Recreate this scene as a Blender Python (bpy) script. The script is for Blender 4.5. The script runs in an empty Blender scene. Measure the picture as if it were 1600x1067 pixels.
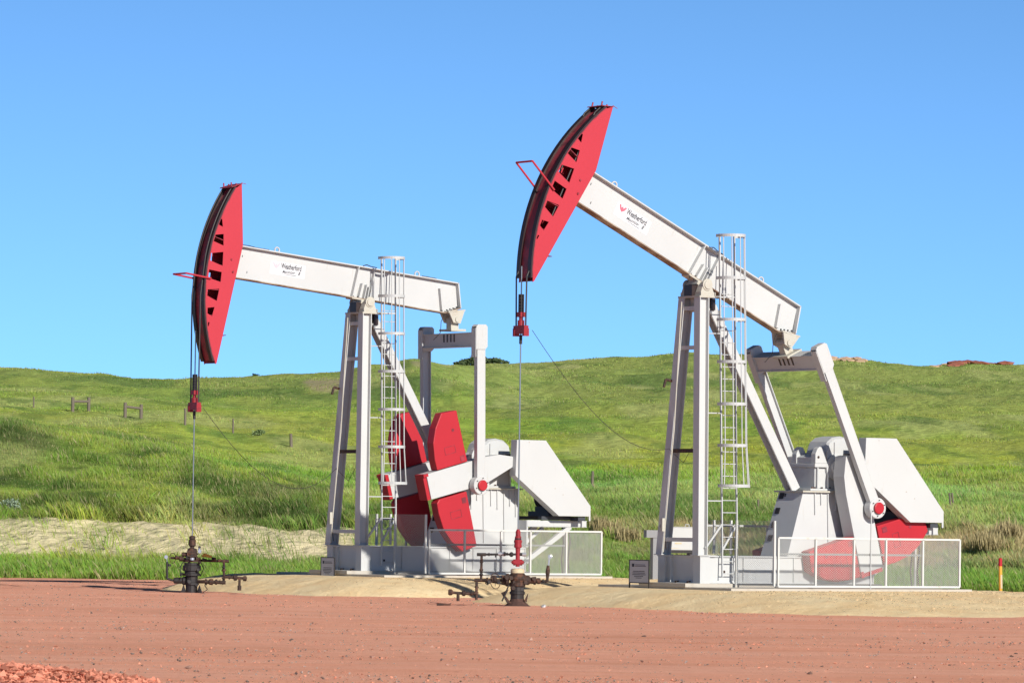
import bpy, bmesh, math, random
import numpy as np
from mathutils import Vector, Matrix
random.seed(7); RNG = np.random.default_rng(11)
S = bpy.context.scene
COL = S.collection
PI = math.pi
# ------------------------------------------------------------------ camera
F, ROLL, HZ, HC = 7389.8, 0.0137, 810.85, 2.122      # focal (px of a 1600 px wide frame), roll, horizon row, eye height
PITCH = math.atan((HZ - 533.5) / F)
cd = bpy.data.cameras.new('camera'); cam = bpy.data.objects.new('camera', cd); COL.objects.link(cam)
cd.sensor_width = 36; cd.lens = 36 * F / 1600; cd.clip_start = 0.5; cd.clip_end = 6000
fw = Vector((0, math.cos(PITCH), math.sin(PITCH))); r0 = Vector((1, 0, 0)); u0 = Vector((0, -math.sin(PITCH), math.cos(PITCH)))
rt = r0 * math.cos(ROLL) + u0 * math.sin(ROLL); up = u0 * math.cos(ROLL) - r0 * math.sin(ROLL)
cam.matrix_world = Matrix(((rt.x, up.x, -fw.x, 0), (rt.y, up.y, -fw.y, 0), (rt.z, up.z, -fw.z, HC), (0, 0, 0, 1)))
S.camera = cam
# ------------------------------------------------------------------ sky, sun, exposure
YAW = 0.6036
SA, SB = 0.02, 0.475                                  # light travels along (SA, 1, -SB) in a pump's own frame
cy, sy = math.cos(YAW), math.sin(YAW)
trav = Vector((SA * cy - sy, SA * sy + cy, -SB)).normalized()
tos = -trav
sun_el = math.asin(tos.z); sun_rot = math.atan2(tos.x, tos.y)
W = bpy.data.worlds.new("World"); S.world = W; W.use_nodes = True
nt = W.node_tree; nt.nodes.clear()
wo = nt.nodes.new('ShaderNodeOutputWorld'); bg = nt.nodes.new('ShaderNodeBackground')
sk = nt.nodes.new('ShaderNodeTexSky'); sk.sky_type = 'NISHITA'; sk.sun_disc = False
sk.sun_elevation = sun_el; sk.sun_rotation = sun_rot; sk.air_density = 1.0; sk.dust_density = 0.2; sk.ozone_density = 2.5; sk.altitude = 800
tc = nt.nodes.new('ShaderNodeTexCoord'); mp = nt.nodes.new('ShaderNodeMapping')
mp.inputs['Scale'].default_value = (1, 1, 1.35); mp.inputs['Location'].default_value = (0, 0, 0.17)
nt.links.new(tc.outputs['Generated'], mp.inputs['Vector']); nt.links.new(mp.outputs['Vector'], sk.inputs['Vector'])
SKYTINT = (0.93, 1.345, 1.64)   # clear dry prairie air: a touch deeper blue than the model's
hs = nt.nodes.new('ShaderNodeHueSaturation'); hs.inputs['Saturation'].default_value = 1.0
nt.links.new(sk.outputs['Color'], hs.inputs['Color'])
sz_ = nt.nodes.new('ShaderNodeSeparateXYZ'); nt.links.new(tc.outputs['Generated'], sz_.inputs[0])
zr = nt.nodes.new('ShaderNodeMapRange'); zr.inputs[1].default_value = 0.02; zr.inputs[2].default_value = 0.42; zr.inputs[3].default_value = 1.0; zr.inputs[4].default_value = 0.15
nt.links.new(sz_.outputs[2], zr.inputs[0]); vm = nt.nodes.new('ShaderNodeVectorMath'); vm.operation = 'SCALE'
tm = nt.nodes.new('ShaderNodeVectorMath'); tm.operation = 'MULTIPLY'; tm.inputs[1].default_value = SKYTINT
nt.links.new(hs.outputs['Color'], tm.inputs[0]); nt.links.new(tm.outputs[0], vm.inputs[0]); nt.links.new(zr.outputs[0], vm.inputs['Scale'])
nt.links.new(vm.outputs[0], bg.inputs['Color']); bg.inputs['Strength'].default_value = 0.13
nt.links.new(bg.outputs['Background'], wo.inputs['Surface'])
sd = bpy.data.lights.new('sun', 'SUN'); sun = bpy.data.objects.new('sun', sd); COL.objects.link(sun)
sd.energy = 4.9; sd.angle = math.radians(0.5); sd.color = (1.0, 0.955, 0.88)
sun.rotation_euler = trav.to_track_quat('-Z', 'Y').to_euler()
S.view_settings.view_transform = 'Standard'; S.view_settings.look = 'None'; S.view_settings.gamma = 1
S.view_settings.exposure = 0.12
# ------------------------------------------------------------------ materials
def node(nt, t, **kw):
    n = nt.nodes.new(t)
    for k, v in kw.items(): setattr(n, k, v)
    return n
def mat(name, col, rough=0.6, metal=0.0, grime=0.0, gcol=(0.2, 0.12, 0.06), scale=3.0, bump=0.0, bscale=30, var=0.06, streak=False, spec=0.4, thr=0.55):
    m = bpy.data.materials.new(name); m.use_nodes = True; t = m.node_tree; b = t.nodes['Principled BSDF']
    b.inputs['Roughness'].default_value = rough; b.inputs['Metallic'].default_value = metal
    b.inputs['Specular IOR Level'].default_value = spec
    co = node(t, 'ShaderNodeTexCoord'); last = None
    no = node(t, 'ShaderNodeTexNoise'); no.inputs['Scale'].default_value = scale; no.inputs['Detail'].default_value = 6
    if streak:
        mpn = node(t, 'ShaderNodeMapping'); mpn.inputs['Scale'].default_value = (6, 6, 0.8)
        t.links.new(co.outputs['Object'], mpn.inputs['Vector']); t.links.new(mpn.outputs['Vector'], no.inputs['Vector'])
    else: t.links.new(co.outputs['Object'], no.inputs['Vector'])
    n2 = node(t, 'ShaderNodeTexNoise'); n2.inputs['Scale'].default_value = scale * 0.37; n2.inputs['Detail'].default_value = 3
    t.links.new(co.outputs['Object'], n2.inputs['Vector'])
    mx = node(t, 'ShaderNodeMix', data_type='RGBA')
    mx.inputs[6].default_value = (*[c * (1 - var) for c in col], 1); mx.inputs[7].default_value = (*[min(1, c * (1 + var)) for c in col], 1)
    t.links.new(n2.outputs['Fac'], mx.inputs[0]); last = mx.outputs[2]
    if grime > 0:
        rp = node(t, 'ShaderNodeMapRange'); rp.inputs[1].default_value = thr; rp.inputs[2].default_value = thr + 0.2; rp.inputs[4].default_value = grime
        t.links.new(no.outputs['Fac'], rp.inputs[0])
        m2 = node(t, 'ShaderNodeMix', data_type='RGBA'); m2.inputs[7].default_value = (*gcol, 1)
        t.links.new(rp.outputs[0], m2.inputs[0]); t.links.new(last, m2.inputs[6]); last = m2.outputs[2]
    t.links.new(last, b.inputs['Base Color'])
    if bump > 0:
        n3 = node(t, 'ShaderNodeTexNoise'); n3.inputs['Scale'].default_value = bscale; n3.inputs['Detail'].default_value = 4
        t.links.new(co.outputs['Object'], n3.inputs['Vector'])
        bp = node(t, 'ShaderNodeBump'); bp.inputs['Strength'].default_value = bump; bp.inputs['Distance'].default_value = 0.02
        t.links.new(n3.outputs['Fac'], bp.inputs['Height']); t.links.new(bp.outputs['Normal'], b.inputs['Normal'])
    return m
M = {}
M['white'] = mat('white_paint', (0.535, 0.54, 0.532), 0.5, grime=0.42, gcol=(0.36, 0.30, 0.22), scale=2.2, streak=True, thr=0.635, bump=0.05, bscale=6)
M['cream'] = mat('cream_paint', (0.50, 0.475, 0.405), 0.5, grime=0.4, gcol=(0.4, 0.28, 0.15), scale=5, thr=0.55)
M['galv'] = mat('galvanised', (0.50, 0.51, 0.505), 0.45, metal=0.0, grime=0.2, gcol=(0.4, 0.36, 0.3), scale=6)
M['mesh_rail'] = mat('rail_paint', (0.60, 0.60, 0.57), 0.5, grime=0.35, gcol=(0.42, 0.3, 0.18), scale=7, thr=0.58)
M['red'] = mat('red_paint', (0.43, 0.014, 0.024), 0.5, grime=0.25, gcol=(0.32, 0.02, 0.02), scale=2.5, var=0.08, thr=0.6)
M['head_red'] = mat('sun_bleached_red', (0.47, 0.028, 0.045), 0.55, grime=0.2, gcol=(0.5, 0.03, 0.04), scale=1.4, var=0.07, thr=0.6)
M['greasy'] = mat('greasy_red_steel', (0.34, 0.035, 0.05), 0.45, grime=0.75, gcol=(0.07, 0.02, 0.025), scale=3.5, thr=0.45, var=0.3)
M['grease'] = mat('black_grease', (0.035, 0.022, 0.022), 0.4, grime=0.3, gcol=(0.10, 0.05, 0.04), scale=5)
M['rust'] = mat('rusty_iron', (0.042, 0.024, 0.018), 0.7, grime=0.8, gcol=(0.16, 0.07, 0.04), scale=9, thr=0.5, bump=0.4, bscale=40, var=0.3)
M['rust_edge'] = mat('rust_stained_paint', (0.42, 0.33, 0.24), 0.7, grime=0.8, gcol=(0.2, 0.09, 0.045), scale=6, thr=0.5)
M['flange_rust_shade'] = mat('rust_and_shade_flange', (0.40, 0.33, 0.26), 0.7, grime=0.9, gcol=(0.16, 0.08, 0.045), scale=2.5, thr=0.42)  # rust, with the shade under the beam also put into the brown
M['rail_shade'] = mat('shade_darkened_rail', (0.22, 0.23, 0.23), 0.6)  # rail colour darkened in place of the shade behind the mesh
M['dull_red'] = mat('oily_red_paint', (0.30, 0.02, 0.028), 0.45, grime=.6, gcol=(.10, .02, .02), scale=9)
M['rail_shade2'] = mat('grey_panel', (0.27, 0.27, 0.28), 0.6)
M['black'] = mat('black_iron', (0.025, 0.022, 0.022), 0.55, grime=0.5, gcol=(0.08, 0.05, 0.035), scale=8)
M['dark'] = mat('dark_blue_machine_paint', (0.05, 0.055, 0.065), 0.55, grime=0.4, gcol=(0.12, 0.09, 0.06), scale=6)
M['wire'] = mat('steel_wire', (0.06, 0.055, 0.055), 0.5, metal=0.3, grime=0.3, scale=20)
M['rod'] = mat('polished_rod', (0.33, 0.34, 0.34), 0.3, metal=0.7)
M['concrete'] = mat('concrete', (0.48, 0.44, 0.38), 0.9, grime=0.5, gcol=(0.33, 0.27, 0.2), scale=3, bump=0.3)
M['sticker'] = mat('sticker_vinyl', (0.66, 0.66, 0.675), 0.35, var=0.01)
M['ink'] = mat('black_print', (0.03, 0.03, 0.035), 0.5)
M['logo_red'] = mat('faded_red_print', (0.62, 0.14, 0.19), 0.5)
M['logo_pale'] = mat('bleached_red_print', (0.66, 0.50, 0.54), 0.5)
M['chrome'] = mat('bare_metal', (0.55, 0.58, 0.62), 0.3, metal=0.6)
M['yellow'] = mat('yellow_plastic', (0.72, 0.36, 0.04), 0.5, grime=0.3, scale=12)
M['wood'] = mat('weathered_wood', (0.16, 0.13, 0.10), 0.9, grime=0.5, gcol=(0.30, 0.26, 0.2), scale=6, streak=True)
M['sandstone'] = mat('cream_flange_paint', (0.62, 0.52, 0.34), 0.7, grime=0.4, gcol=(0.3, 0.2, 0.1), scale=14)
M['signgrey'] = mat('sign_face', (0.50, 0.50, 0.52), 0.5, var=0.03)
M['screw'] = M['black']
def mesh_mat():
    m = bpy.data.materials.new('expanded_metal'); m.use_nodes = True; t = m.node_tree; b = t.nodes['Principled BSDF']
    b.inputs['Base Color'].default_value = (0.50, 0.50, 0.47, 1); b.inputs['Roughness'].default_value = 0.5
    co = node(t, 'ShaderNodeTexCoord'); sx = node(t, 'ShaderNodeSeparateXYZ'); t.links.new(co.outputs['Object'], sx.inputs[0])
    def mth(op, a, bb=None, c=None):
        n = node(t, 'ShaderNodeMath', operation=op)
        for i, q in enumerate((a, bb, c)):
            if q is None: continue
            if isinstance(q, (int, float)): n.inputs[i].default_value = q
            else: t.links.new(q, n.inputs[i])
        return n.outputs[0]
    h = mth('ADD', sx.outputs[0], sx.outputs[1]); z = sx.outputs[2]
    a = mth('MULTIPLY', h, 1 / 0.078); c = mth('MULTIPLY', z, 1 / 0.044)
    d1 = mth('PINGPONG', mth('ADD', a, c), 0.5); d2 = mth('PINGPONG', mth('SUBTRACT', a, c), 0.5)
    f = mth('MINIMUM', d1, d2)
    fac = mth('LESS_THAN', f, 0.075)
    tr = node(t, 'ShaderNodeBsdfTransparent'); mx = node(t, 'ShaderNodeMixShader')
    t.links.new(fac, mx.inputs[0]); t.links.new(tr.outputs[0], mx.inputs[1]); t.links.new(b.outputs[0], mx.inputs[2])
    t.links.new(mx.outputs[0], t.nodes['Material Output'].inputs['Surface'])
    return m
M['mesh'] = mesh_mat()
# ------------------------------------------------------------------ mesh builder
class MB:
    def __init__(s): s.v = []; s.f = []; s.sm = []
    def cut(s):
        if len(s.v) > (s.c[-1][0] if getattr(s, 'c', None) else 0): s.c = getattr(s, 'c', []) + [(len(s.v), len(s.f))]
        return s
    def add(s, vs, fs, smooth=False):
        o = len(s.v); s.v += [tuple(map(float, q)) for q in vs]; s.f += [tuple(i + o for i in q) for q in fs]; s.sm += [smooth] * len(fs); return s
    def box(s, x0, x1, y0, y1, z0, z1):
        v = [(x, y, z) for x in (x0, x1) for y in (y0, y1) for z in (z0, z1)]
        return s.add(v, [(0, 1, 3, 2), (4, 6, 7, 5), (0, 4, 5, 1), (2, 3, 7, 6), (0, 2, 6, 4), (1, 5, 7, 3)])
    def bar(s, p0, p1, w, d, n=(0, 1, 0)):
        """box along p0-p1; w is measured along n, d across"""
        p0 = Vector(p0); p1 = Vector(p1); a = (p1 - p0).normalized(); n = Vector(n); n = (n - a * n.dot(a)).normalized(); b = a.cross(n)
        v = []
        for p in (p0, p1):
            for i, j in ((-1, -1), (1, -1), (1, 1), (-1, 1)): v.append(p + n * (i * w / 2) + b * (j * d / 2))
        return s.add(v, [(3, 2, 1, 0), (4, 5, 6, 7), (0, 1, 5, 4), (1, 2, 6, 5), (2, 3, 7, 6), (3, 0, 4, 7)])
    def ibeam(s, p0, p1, w, d, n, tf=0.02, tw=0.015):
        """flanges w wide lie at +-d/2 along n"""
        p0 = Vector(p0); p1 = Vector(p1); a = (p1 - p0).normalized(); n = Vector(n); n = (n - a * n.dot(a)).normalized(); b = a.cross(n)
        for q in (-1, 1):
            o = n * (q * (d / 2 - tf / 2)); s.bar(p0 + o, p1 + o, tf, w, n)
        return s.bar(p0, p1, d - 2 * tf, tw, n)
    def prism(s, pts, y0, y1):
        n = len(pts); v = [(x, y0, z) for x, z in pts] + [(x, y1, z) for x, z in pts]
        ar = sum(pts[i][0] * pts[(i + 1) % n][1] - pts[(i + 1) % n][0] * pts[i][1] for i in range(n))
        f = [tuple(range(n)), tuple(range(2 * n - 1, n - 1, -1))] + [(i + n, (i + 1) % n + n, (i + 1) % n, i) for i in range(n)]
        if ar < 0: f = [tuple(reversed(q)) for q in f]
        return s.add(v, f)
    def tube(s, p0, p1, r, seg=10, r1=None, caps=True):
        p0 = Vector(p0); p1 = Vector(p1); r1 = r if r1 is None else r1
        a = (p1 - p0).normalized(); t = Vector((0, 0, 1)) if abs(a.z) < 0.9 else Vector((1, 0, 0)); n = a.cross(t).normalized(); b = a.cross(n)
        v = []
        for p, rr in ((p0, r), (p1, r1)):
            for i in range(seg):
                q = 2 * PI * i / seg; v.append(p + (n * math.cos(q) + b * math.sin(q)) * rr)
        s.add(v, [(i, (i + 1) % seg, (i + 1) % seg + seg, i + seg) for i in range(seg)], True)
        if caps: s.add(v, [tuple(range(seg - 1, -1, -1)), tuple(range(seg, 2 * seg))])
        return s
    def path(s, pts, r, seg=8):
        for a, b in zip(pts, pts[1:]): s.tube(a, b, r, seg)
        return s
    def lathe(s, base, axis, prof, seg=16):
        base = Vector(base); a = Vector(axis).normalized(); t = Vector((0, 0, 1)) if abs(a.z) < 0.9 else Vector((1, 0, 0)); n = a.cross(t).normalized(); b = a.cross(n)
        v = []
        for r, h in prof:
            for i in range(seg):
                q = 2 * PI * i / seg; v.append(base + a * h + (n * math.cos(q) + b * math.sin(q)) * max(r, 1e-4))
        f = []
        for k in range(len(prof) - 1):
            for i in range(seg):
                j = (i + 1) % seg; f.append((k * seg + i, k * seg + j, (k + 1) * seg + j, (k + 1) * seg + i))
        s.add(v, f); L = len(prof) - 1
        return s.add(v, [tuple(range(seg - 1, -1, -1)), tuple(range(L * seg, L * seg + seg))])
    def ring(s, c, axis, R, r, seg=18, ms=6, a0=0, a1=2 * PI):
        c = Vector(c); a = Vector(axis).normalized(); t = Vector((0, 0, 1)) if abs(a.z) < 0.9 else Vector((1, 0, 0)); n = a.cross(t).normalized(); b = a.cross(n)
        pts = [c + (n * math.cos(a0 + (a1 - a0) * i / seg) + b * math.sin(a0 + (a1 - a0) * i / seg)) * R for i in range(seg + 1)]
        return s.path(pts, r, ms)
    def build(s, name, m, parent=None, bevel=0):
        if getattr(s, 'c', None):
            cs = [(0, 0)] + s.c + [(len(s.v), len(s.f))]; first = None
            for (v0, f0), (v1, f1) in zip(cs, cs[1:]):
                if f1 <= f0: continue
                t = MB(); t.v = s.v[v0:v1]; t.f = [tuple(i - v0 for i in q) for q in s.f[f0:f1]]; t.sm = s.sm[f0:f1]; o = t.build(name, m, parent, bevel); first = first or o
            return first
        me = bpy.data.meshes.new(name); me.from_pydata(s.v, [], s.f); me.update()
        for p, q in zip(me.polygons, s.sm): p.use_smooth = q
        for mm in (m if isinstance(m, (list, tuple)) else [m]): me.materials.append(M[mm] if isinstance(mm, str) else mm)
        o = bpy.data.objects.new(name, me); COL.objects.link(o)
        if parent: o.parent = parent
        if bevel:
            bv = o.modifiers.new('bevel', 'BEVEL'); bv.width = bevel; bv.segments = 2; bv.limit_method = 'ANGLE'; bv.angle_limit = 0.6
        return o
def tag(o, label=None, cat=None, group=None, kind=None):
    for k, v in (('label', label), ('category', cat), ('group', group), ('kind', kind)):
        if v: o[k] = v
    return o
def thing(name, loc, rz, label, cat, group=None):
    o = bpy.data.objects.new(name, None); COL.objects.link(o); o.location = loc; o.rotation_euler = (0, 0, rz); o.empty_display_size = 0.3
    return tag(o, label, cat, group)
def fill_holes(outer, holes, y0, y1, name, m, parent):
    """flat plate in xz with holes, thickness y0..y1"""
    from mathutils.geometry import tessellate_polygon
    lps = [[Vector((x, z, 0)) for x, z in lp] for lp in [outer] + holes]; flat = [p for lp in lps for p in lp]; tris = tessellate_polygon(lps)
    bm = bmesh.new(); A = [bm.verts.new((p.x, y0, p.y)) for p in flat]; B = [bm.verts.new((p.x, y1, p.y)) for p in flat]
    for t in tris: bm.faces.new([A[k] for k in t]); bm.faces.new([B[k] for k in reversed(t)])
    o_ = 0
    for lp in lps:
        n = len(lp)
        for k in range(n): a, b = o_ + k, o_ + (k + 1) % n; bm.faces.new((A[a], A[b], B[b], B[a]))
        o_ += n
    bmesh.ops.recalc_face_normals(bm, faces=bm.faces)
    me = bpy.data.meshes.new(name); bm.to_mesh(me); bm.free(); me.materials.append(M[m])
    o = bpy.data.objects.new(name, me); COL.objects.link(o); o.parent = parent
    return o
def text_verts(txt, size, xs=1.0, shear=0.0, bold=0.0):
    c = bpy.data.curves.new('t', 'FONT'); c.body = txt; c.size = size; c.shear = shear; c.offset = bold; c.resolution_u = 3
    o = bpy.data.objects.new('t', c); COL.objects.link(o)
    dg = bpy.context.evaluated_depsgraph_get(); me = o.evaluated_get(dg).to_mesh()
    v = [(q.co.x * xs, q.co.y) for q in me.vertices]; f = [tuple(p.vertices) for p in me.polygons]
    o.evaluated_get(dg).to_mesh_clear(); COL.objects.unlink(o); bpy.data.objects.remove(o); bpy.data.curves.remove(c)
    return v, f
# ------------------------------------------------------------------ numpy noise
def _h(ix, iy, seed):
    n = (ix * 374761393 + iy * 668265263 + seed * 974634777) & 0xffffffff
    n = ((n ^ (n >> 13)) * 1274126177) & 0xffffffff
    return ((n ^ (n >> 16)) & 0xffff) / 65535.0
def vnoise(x, y, seed=0):
    x = np.asarray(x, float); y = np.asarray(y, float)
    ix = np.floor(x).astype(np.int64); iy = np.floor(y).astype(np.int64); fx = x - ix; fy = y - iy
    fx = fx * fx * (3 - 2 * fx); fy = fy * fy * (3 - 2 * fy)
    a = _h(ix, iy, seed); b = _h(ix + 1, iy, seed); c = _h(ix, iy + 1, seed); d = _h(ix + 1, iy + 1, seed)
    return (a * (1 - fx) + b * fx) * (1 - fy) + (c * (1 - fx) + d * fx) * fy
def fbm(x, y, seed=0, oct=4):
    s = 0; a = 0.5; t = 0
    for k in range(oct): s = s + a * vnoise(x * 2 ** k, y * 2 ** k, seed + k * 17); t += a; a *= 0.5
    return s / t
def sstep(a, b, x): t = np.clip((x - a) / (b - a), 0, 1); return t * t * (3 - 2 * t)
# ------------------------------------------------------------------ terrain: heights read along sight lines, built as a true height field
ROWS = np.array([143, 154, 160, 166, 173, 185, 200, 225, 245, 290, 350, 430, 520, 640], float)
COLS = {
 -700: [0, 0, 878, 852, 808, 765, 715, 650, 655, 632, 606, 568, 566, 640],
 0:    [0, 0, 884, 862, 815, 780, 740, 662, 663, 640, 612, 577, 592, 650],
 140:  [0, 0, 886, 864, 817, 783, 752, 690, 684, 652, 620, 588, 600, 650],
 230:  [0, 0, 887, 865, 818, 786, 759, 705, 696, 660, 626, 595, 606, 655],
 400:  [0, 0, 889, 866, 820, 791, 770, 742, 728, 682, 634, 590, 604, 655],
 520:  [0, 0, 891, 868, 824, 795, 778, 765, 750, 696, 638, 584, 600, 655],
 590:  [0, 0, 892, 869, 826, 797, 782, 767, 753, 700, 638, 573, 596, 655],
 650:  [0, 0, 893, 870, 828, 799, 785, 768, 755, 702, 634, 560, 596, 655],
 710:  [0, 0, 895, 872, 830, 801, 787, 767, 755, 704, 640, 570, 592, 655],
 760:  [0, 0, 896, 874, 832, 802, 787, 765, 752, 704, 646, 582, 577, 655],
 860:  [0, 0, 898, 878, 836, 804, 786, 762, 748, 702, 650, 598, 573, 655],
 1000: [0, 0, 901, 883, 845, 807, 786, 760, 744, 700, 652, 602, 564, 655],
 1080: [0, 0, 903, 885, 850, 808, 786, 758, 742, 700, 654, 604, 557, 655],
 1300: [0, 0, 905, 888, 855, 813, 790, 760, 743, 704, 660, 612, 563, 655],
 1450: [0, 0, 906, 889, 857, 814, 791, 761, 744, 706, 662, 616, 573, 655],
 1530: [0, 0, 907, 890, 858, 813, 790, 762, 745, 708, 664, 617, 572, 655],
 1600: [0, 0, 908, 890, 858, 812, 790, 762, 745, 708, 664, 618, 575, 655],
 2300: [0, 0, 905, 885, 850, 800, 780, 755, 740, 705, 660, 612, 570, 655]}
CU = np.array(sorted(COLS), float); CV = np.array([COLS[int(u)] for u in CU], float)
ZT = np.zeros_like(CV)
for j, Y in enumerate(ROWS):
    for i, u in enumerate(CU):
        ZT[i, j] = 0.0 if CV[i, j] == 0 else HC - (CV[i, j] - HZ - ROLL * (u - 800)) * Y / F
ZT[:, 0] = -0.35; ZT[:, 1] = 0.02
def hermite(xk, yk, x):
    """monotone-ish cubic along last axis grid; xk (n), yk (m,n), x (m,) -> (m,)"""
    j = np.clip(np.searchsorted(xk, x, side='right') - 1, 0, len(xk) - 2)
    m = np.arange(len(x)); h = xk[j + 1] - xk[j]; t = np.clip((x - xk[j]) / h, 0, 1)
    dl = np.diff(yk, axis=1) / np.diff(xk)
    tg = np.zeros_like(yk); tg[:, 1:-1] = np.where(dl[:, :-1] * dl[:, 1:] > 0, 2 * dl[:, :-1] * dl[:, 1:] / (dl[:, :-1] + dl[:, 1:] + 1e-12), 0); tg[:, 0] = dl[:, 0]; tg[:, -1] = dl[:, -1]
    y0 = yk[m, j]; y1 = yk[m, j + 1]; t0 = tg[m, j] * h; t1 = tg[m, j + 1] * h
    return (2 * t**3 - 3 * t**2 + 1) * y0 + (t**3 - 2 * t**2 + t) * t0 + (-2 * t**3 + 3 * t**2) * y1 + (t**3 - t**2) * t1
def terr(X, Y):
    X = np.atleast_1d(np.asarray(X, float)); Y = np.atleast_1d(np.asarray(Y, float))
    u = np.clip(800 + F * X / Y, CU[0], CU[-1] - 1e-6)
    i = np.clip(np.searchsorted(CU, u, side='right') - 1, 0, len(CU) - 2); t = (u - CU[i]) / (CU[i + 1] - CU[i]); t = t * t * (3 - 2 * t)
    zk = ZT[i] * (1 - t)[:, None] + ZT[i + 1] * t[:, None]
    z = hermite(ROWS, zk, np.clip(Y, ROWS[0], ROWS[-1]))
    k = sstep(154, 175, Y); far = sstep(200, 400, Y)
    z = z + k * ((fbm(X / 7, Y / 9, 3) - 0.5) * (0.5 + 0.5 * far) + (fbm(X / 1.7, Y / 2.2, 9) - 0.5) * 0.22)
    z = z + 2.6 * (fbm(X / 22, Y / 34, 231, 3) - 0.5) * sstep(250, 300, Y) * (1 - sstep(390, 440, Y)) * sstep(560, 760, 800 + F * X / Y)
    # small erosion rills on the cut bank
    bank = sstep(162, 166, Y) * (1 - sstep(172, 178, Y))
    z = z + bank * ((vnoise(X * 1.7 + Y * 0.9, Y * 0.25, 5) - 0.5) * 0.15 + (vnoise(X * 4.5 + Y * 2.2, Y * .6, 6) - .5) * .12)
    return z
def hit(u, v):
    """first place on the terrain seen at photo pixel (u, v)"""
    Y = np.arange(150, 560, 0.25); X = (u - 800) * Y / F; z = terr(X, Y)
    vv = HZ + ROLL * (u - 800) + (HC - z) * F / Y
    k = np.argmax(vv <= v)
    return float(X[k]), float(Y[k]), float(z[k])
def crest(u):
    Y = np.arange(330, 620, 1.0); X = (u - 800) * Y / F; z = terr(X, Y); k = np.argmax((z - HC) / Y); return float(X[k]), float(Y[k]), float(z[k])
def gcolor(X, Y, veg=False):
    """natural colours of the ground cover (albedo)"""
    X = np.asarray(X, float); Y = np.asarray(Y, float); u = 800 + F * X / Y
    n1 = fbm(X / 14, Y / 30, 21); n2 = fbm(X / 3.2, Y / 7, 33); n3 = fbm(X / 30, Y / 60, 45); n4 = fbm(X / 1.0, Y / 1.6, 57, 3)
    A = np.array
    c = np.outer(np.ones_like(X), A([0.19, 0.265, 0.055]))
    def mixin(c, w, col): w = np.clip(w, 0, 1)[:, None]; return c * (1 - w) + A(col) * w
    c = mixin(c, sstep(0.42, 0.62, n1) * 0.75, [0.275, 0.30, 0.075])           # yellower
    c = mixin(c, sstep(0.53, 0.68, n2) * 0.55, [0.095, 0.18, 0.04])             # darker tufts
    c = mixin(c, sstep(0.56, 0.72, n3) * 0.6, [0.14, 0.26, 0.06])
    c = mixin(c, sstep(0.60, 0.74, fbm(X / 5, Y / 16, 77)) * 0.7, [0.09, 0.16, 0.045])
    low = (1 - sstep(188, 225, Y + 18 * (n3 - .5)))
    c = mixin(c, low * 0.65 * sstep(560, 800, u), [0.095, 0.21, 0.05])           # rich green at the foot
    wet = sstep(196, 206, Y) * (1 - sstep(222, 240, Y + 10 * (n1 - .5))) * sstep(380, 900, u)
    c = mixin(c, wet * 0.65, [0.20, 0.33, 0.15])                                 # blue-green belt
    olive = sstep(0.45, 0.6, fbm(X / 9, Y / 12, 101)); c = mixin(c, olive * .45, [0.25, 0.24, 0.085])
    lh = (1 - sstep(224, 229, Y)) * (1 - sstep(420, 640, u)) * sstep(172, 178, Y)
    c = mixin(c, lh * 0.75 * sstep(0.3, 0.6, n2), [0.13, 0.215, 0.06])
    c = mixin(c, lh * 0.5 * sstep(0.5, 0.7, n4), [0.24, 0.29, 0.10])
    yl = sstep(245, 270, Y) * (1 - sstep(290, 330, Y)) * sstep(250, 700, u)
    c = mixin(c, yl * 0.55 * sstep(0.4, 0.6, n2), [0.33, 0.33, 0.05])            # flowering yellow
    far = sstep(320, 420, Y)
    c = mixin(c, far * 0.45, [0.205, 0.245, 0.085])
    c = mixin(c, far * 0.5, [0.225, 0.235, 0.105])
    # bare pale spots
    c = mixin(c, far * 0.6 * sstep(0.68, 0.76, fbm(X / 6, Y / 25, 91)), [0.36, 0.34, 0.2])
    c = c * np.array([1.42, 1.38, 1.22]) * 1.12
    c = mixin(c, 0.75 * sstep(0.56, 0.70, fbm(X / 8, Y / 34, 113)), [0.15, 0.22, 0.07])
    c = mixin(c, 0.65 * sstep(0.55, 0.70, fbm(X / 6, Y / 26, 127)), [0.46, 0.46, 0.20])
    c = mixin(c, 0.5 * sstep(0.60, 0.72, fbm(X / 1.6, Y / 5, 131)), [0.12, 0.19, 0.05])
    c = c * (0.82 + 0.36 * vnoise(X * 2.3, Y * 1.1, 141))[:, None] * np.array([0.90, 0.99, 0.77])
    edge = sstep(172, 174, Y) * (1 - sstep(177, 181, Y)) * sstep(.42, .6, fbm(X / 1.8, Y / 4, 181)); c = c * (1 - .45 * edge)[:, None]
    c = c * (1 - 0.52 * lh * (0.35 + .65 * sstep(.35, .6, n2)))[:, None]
    dry = sstep(164, 167, Y) * (1 - sstep(176, 183, Y)) * sstep(700, 960, u) * sstep(0.40, 0.60, fbm(X / 2.4, Y / 3.5, 151) + .10 * sstep(1400, 1560, u))
    c = mixin(c, 0.85 * dry, [0.50, 0.40, 0.21]); c = mixin(c, 0.6 * sstep(.55, .7, fbm(X / 1.2, Y / 2, 161)) * sstep(160, 163, Y) * (1 - sstep(168, 174, Y)) * sstep(560, 760, u), [0.10, 0.13, 0.04])
    if veg: return np.clip(mixin(c, (1 - sstep(159, 163, Y)) * 0.8, [0.19, 0.33, 0.05]), 0, .85)
    # straw coloured cut bank
    wob = 3.5 * (fbm(X / 3.5, Y * 0 + 1, 63) - 0.5) + 5 * (fbm(X / 0.9, Y / 1.0, 64, 3) - .5)
    lo = sstep(160.5, 162.5, Y + wob * .6) * (1 - sstep(172.0, 175, Y + wob))
    onleft = 1 - 0.62 * sstep(520, 860, u)
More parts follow.
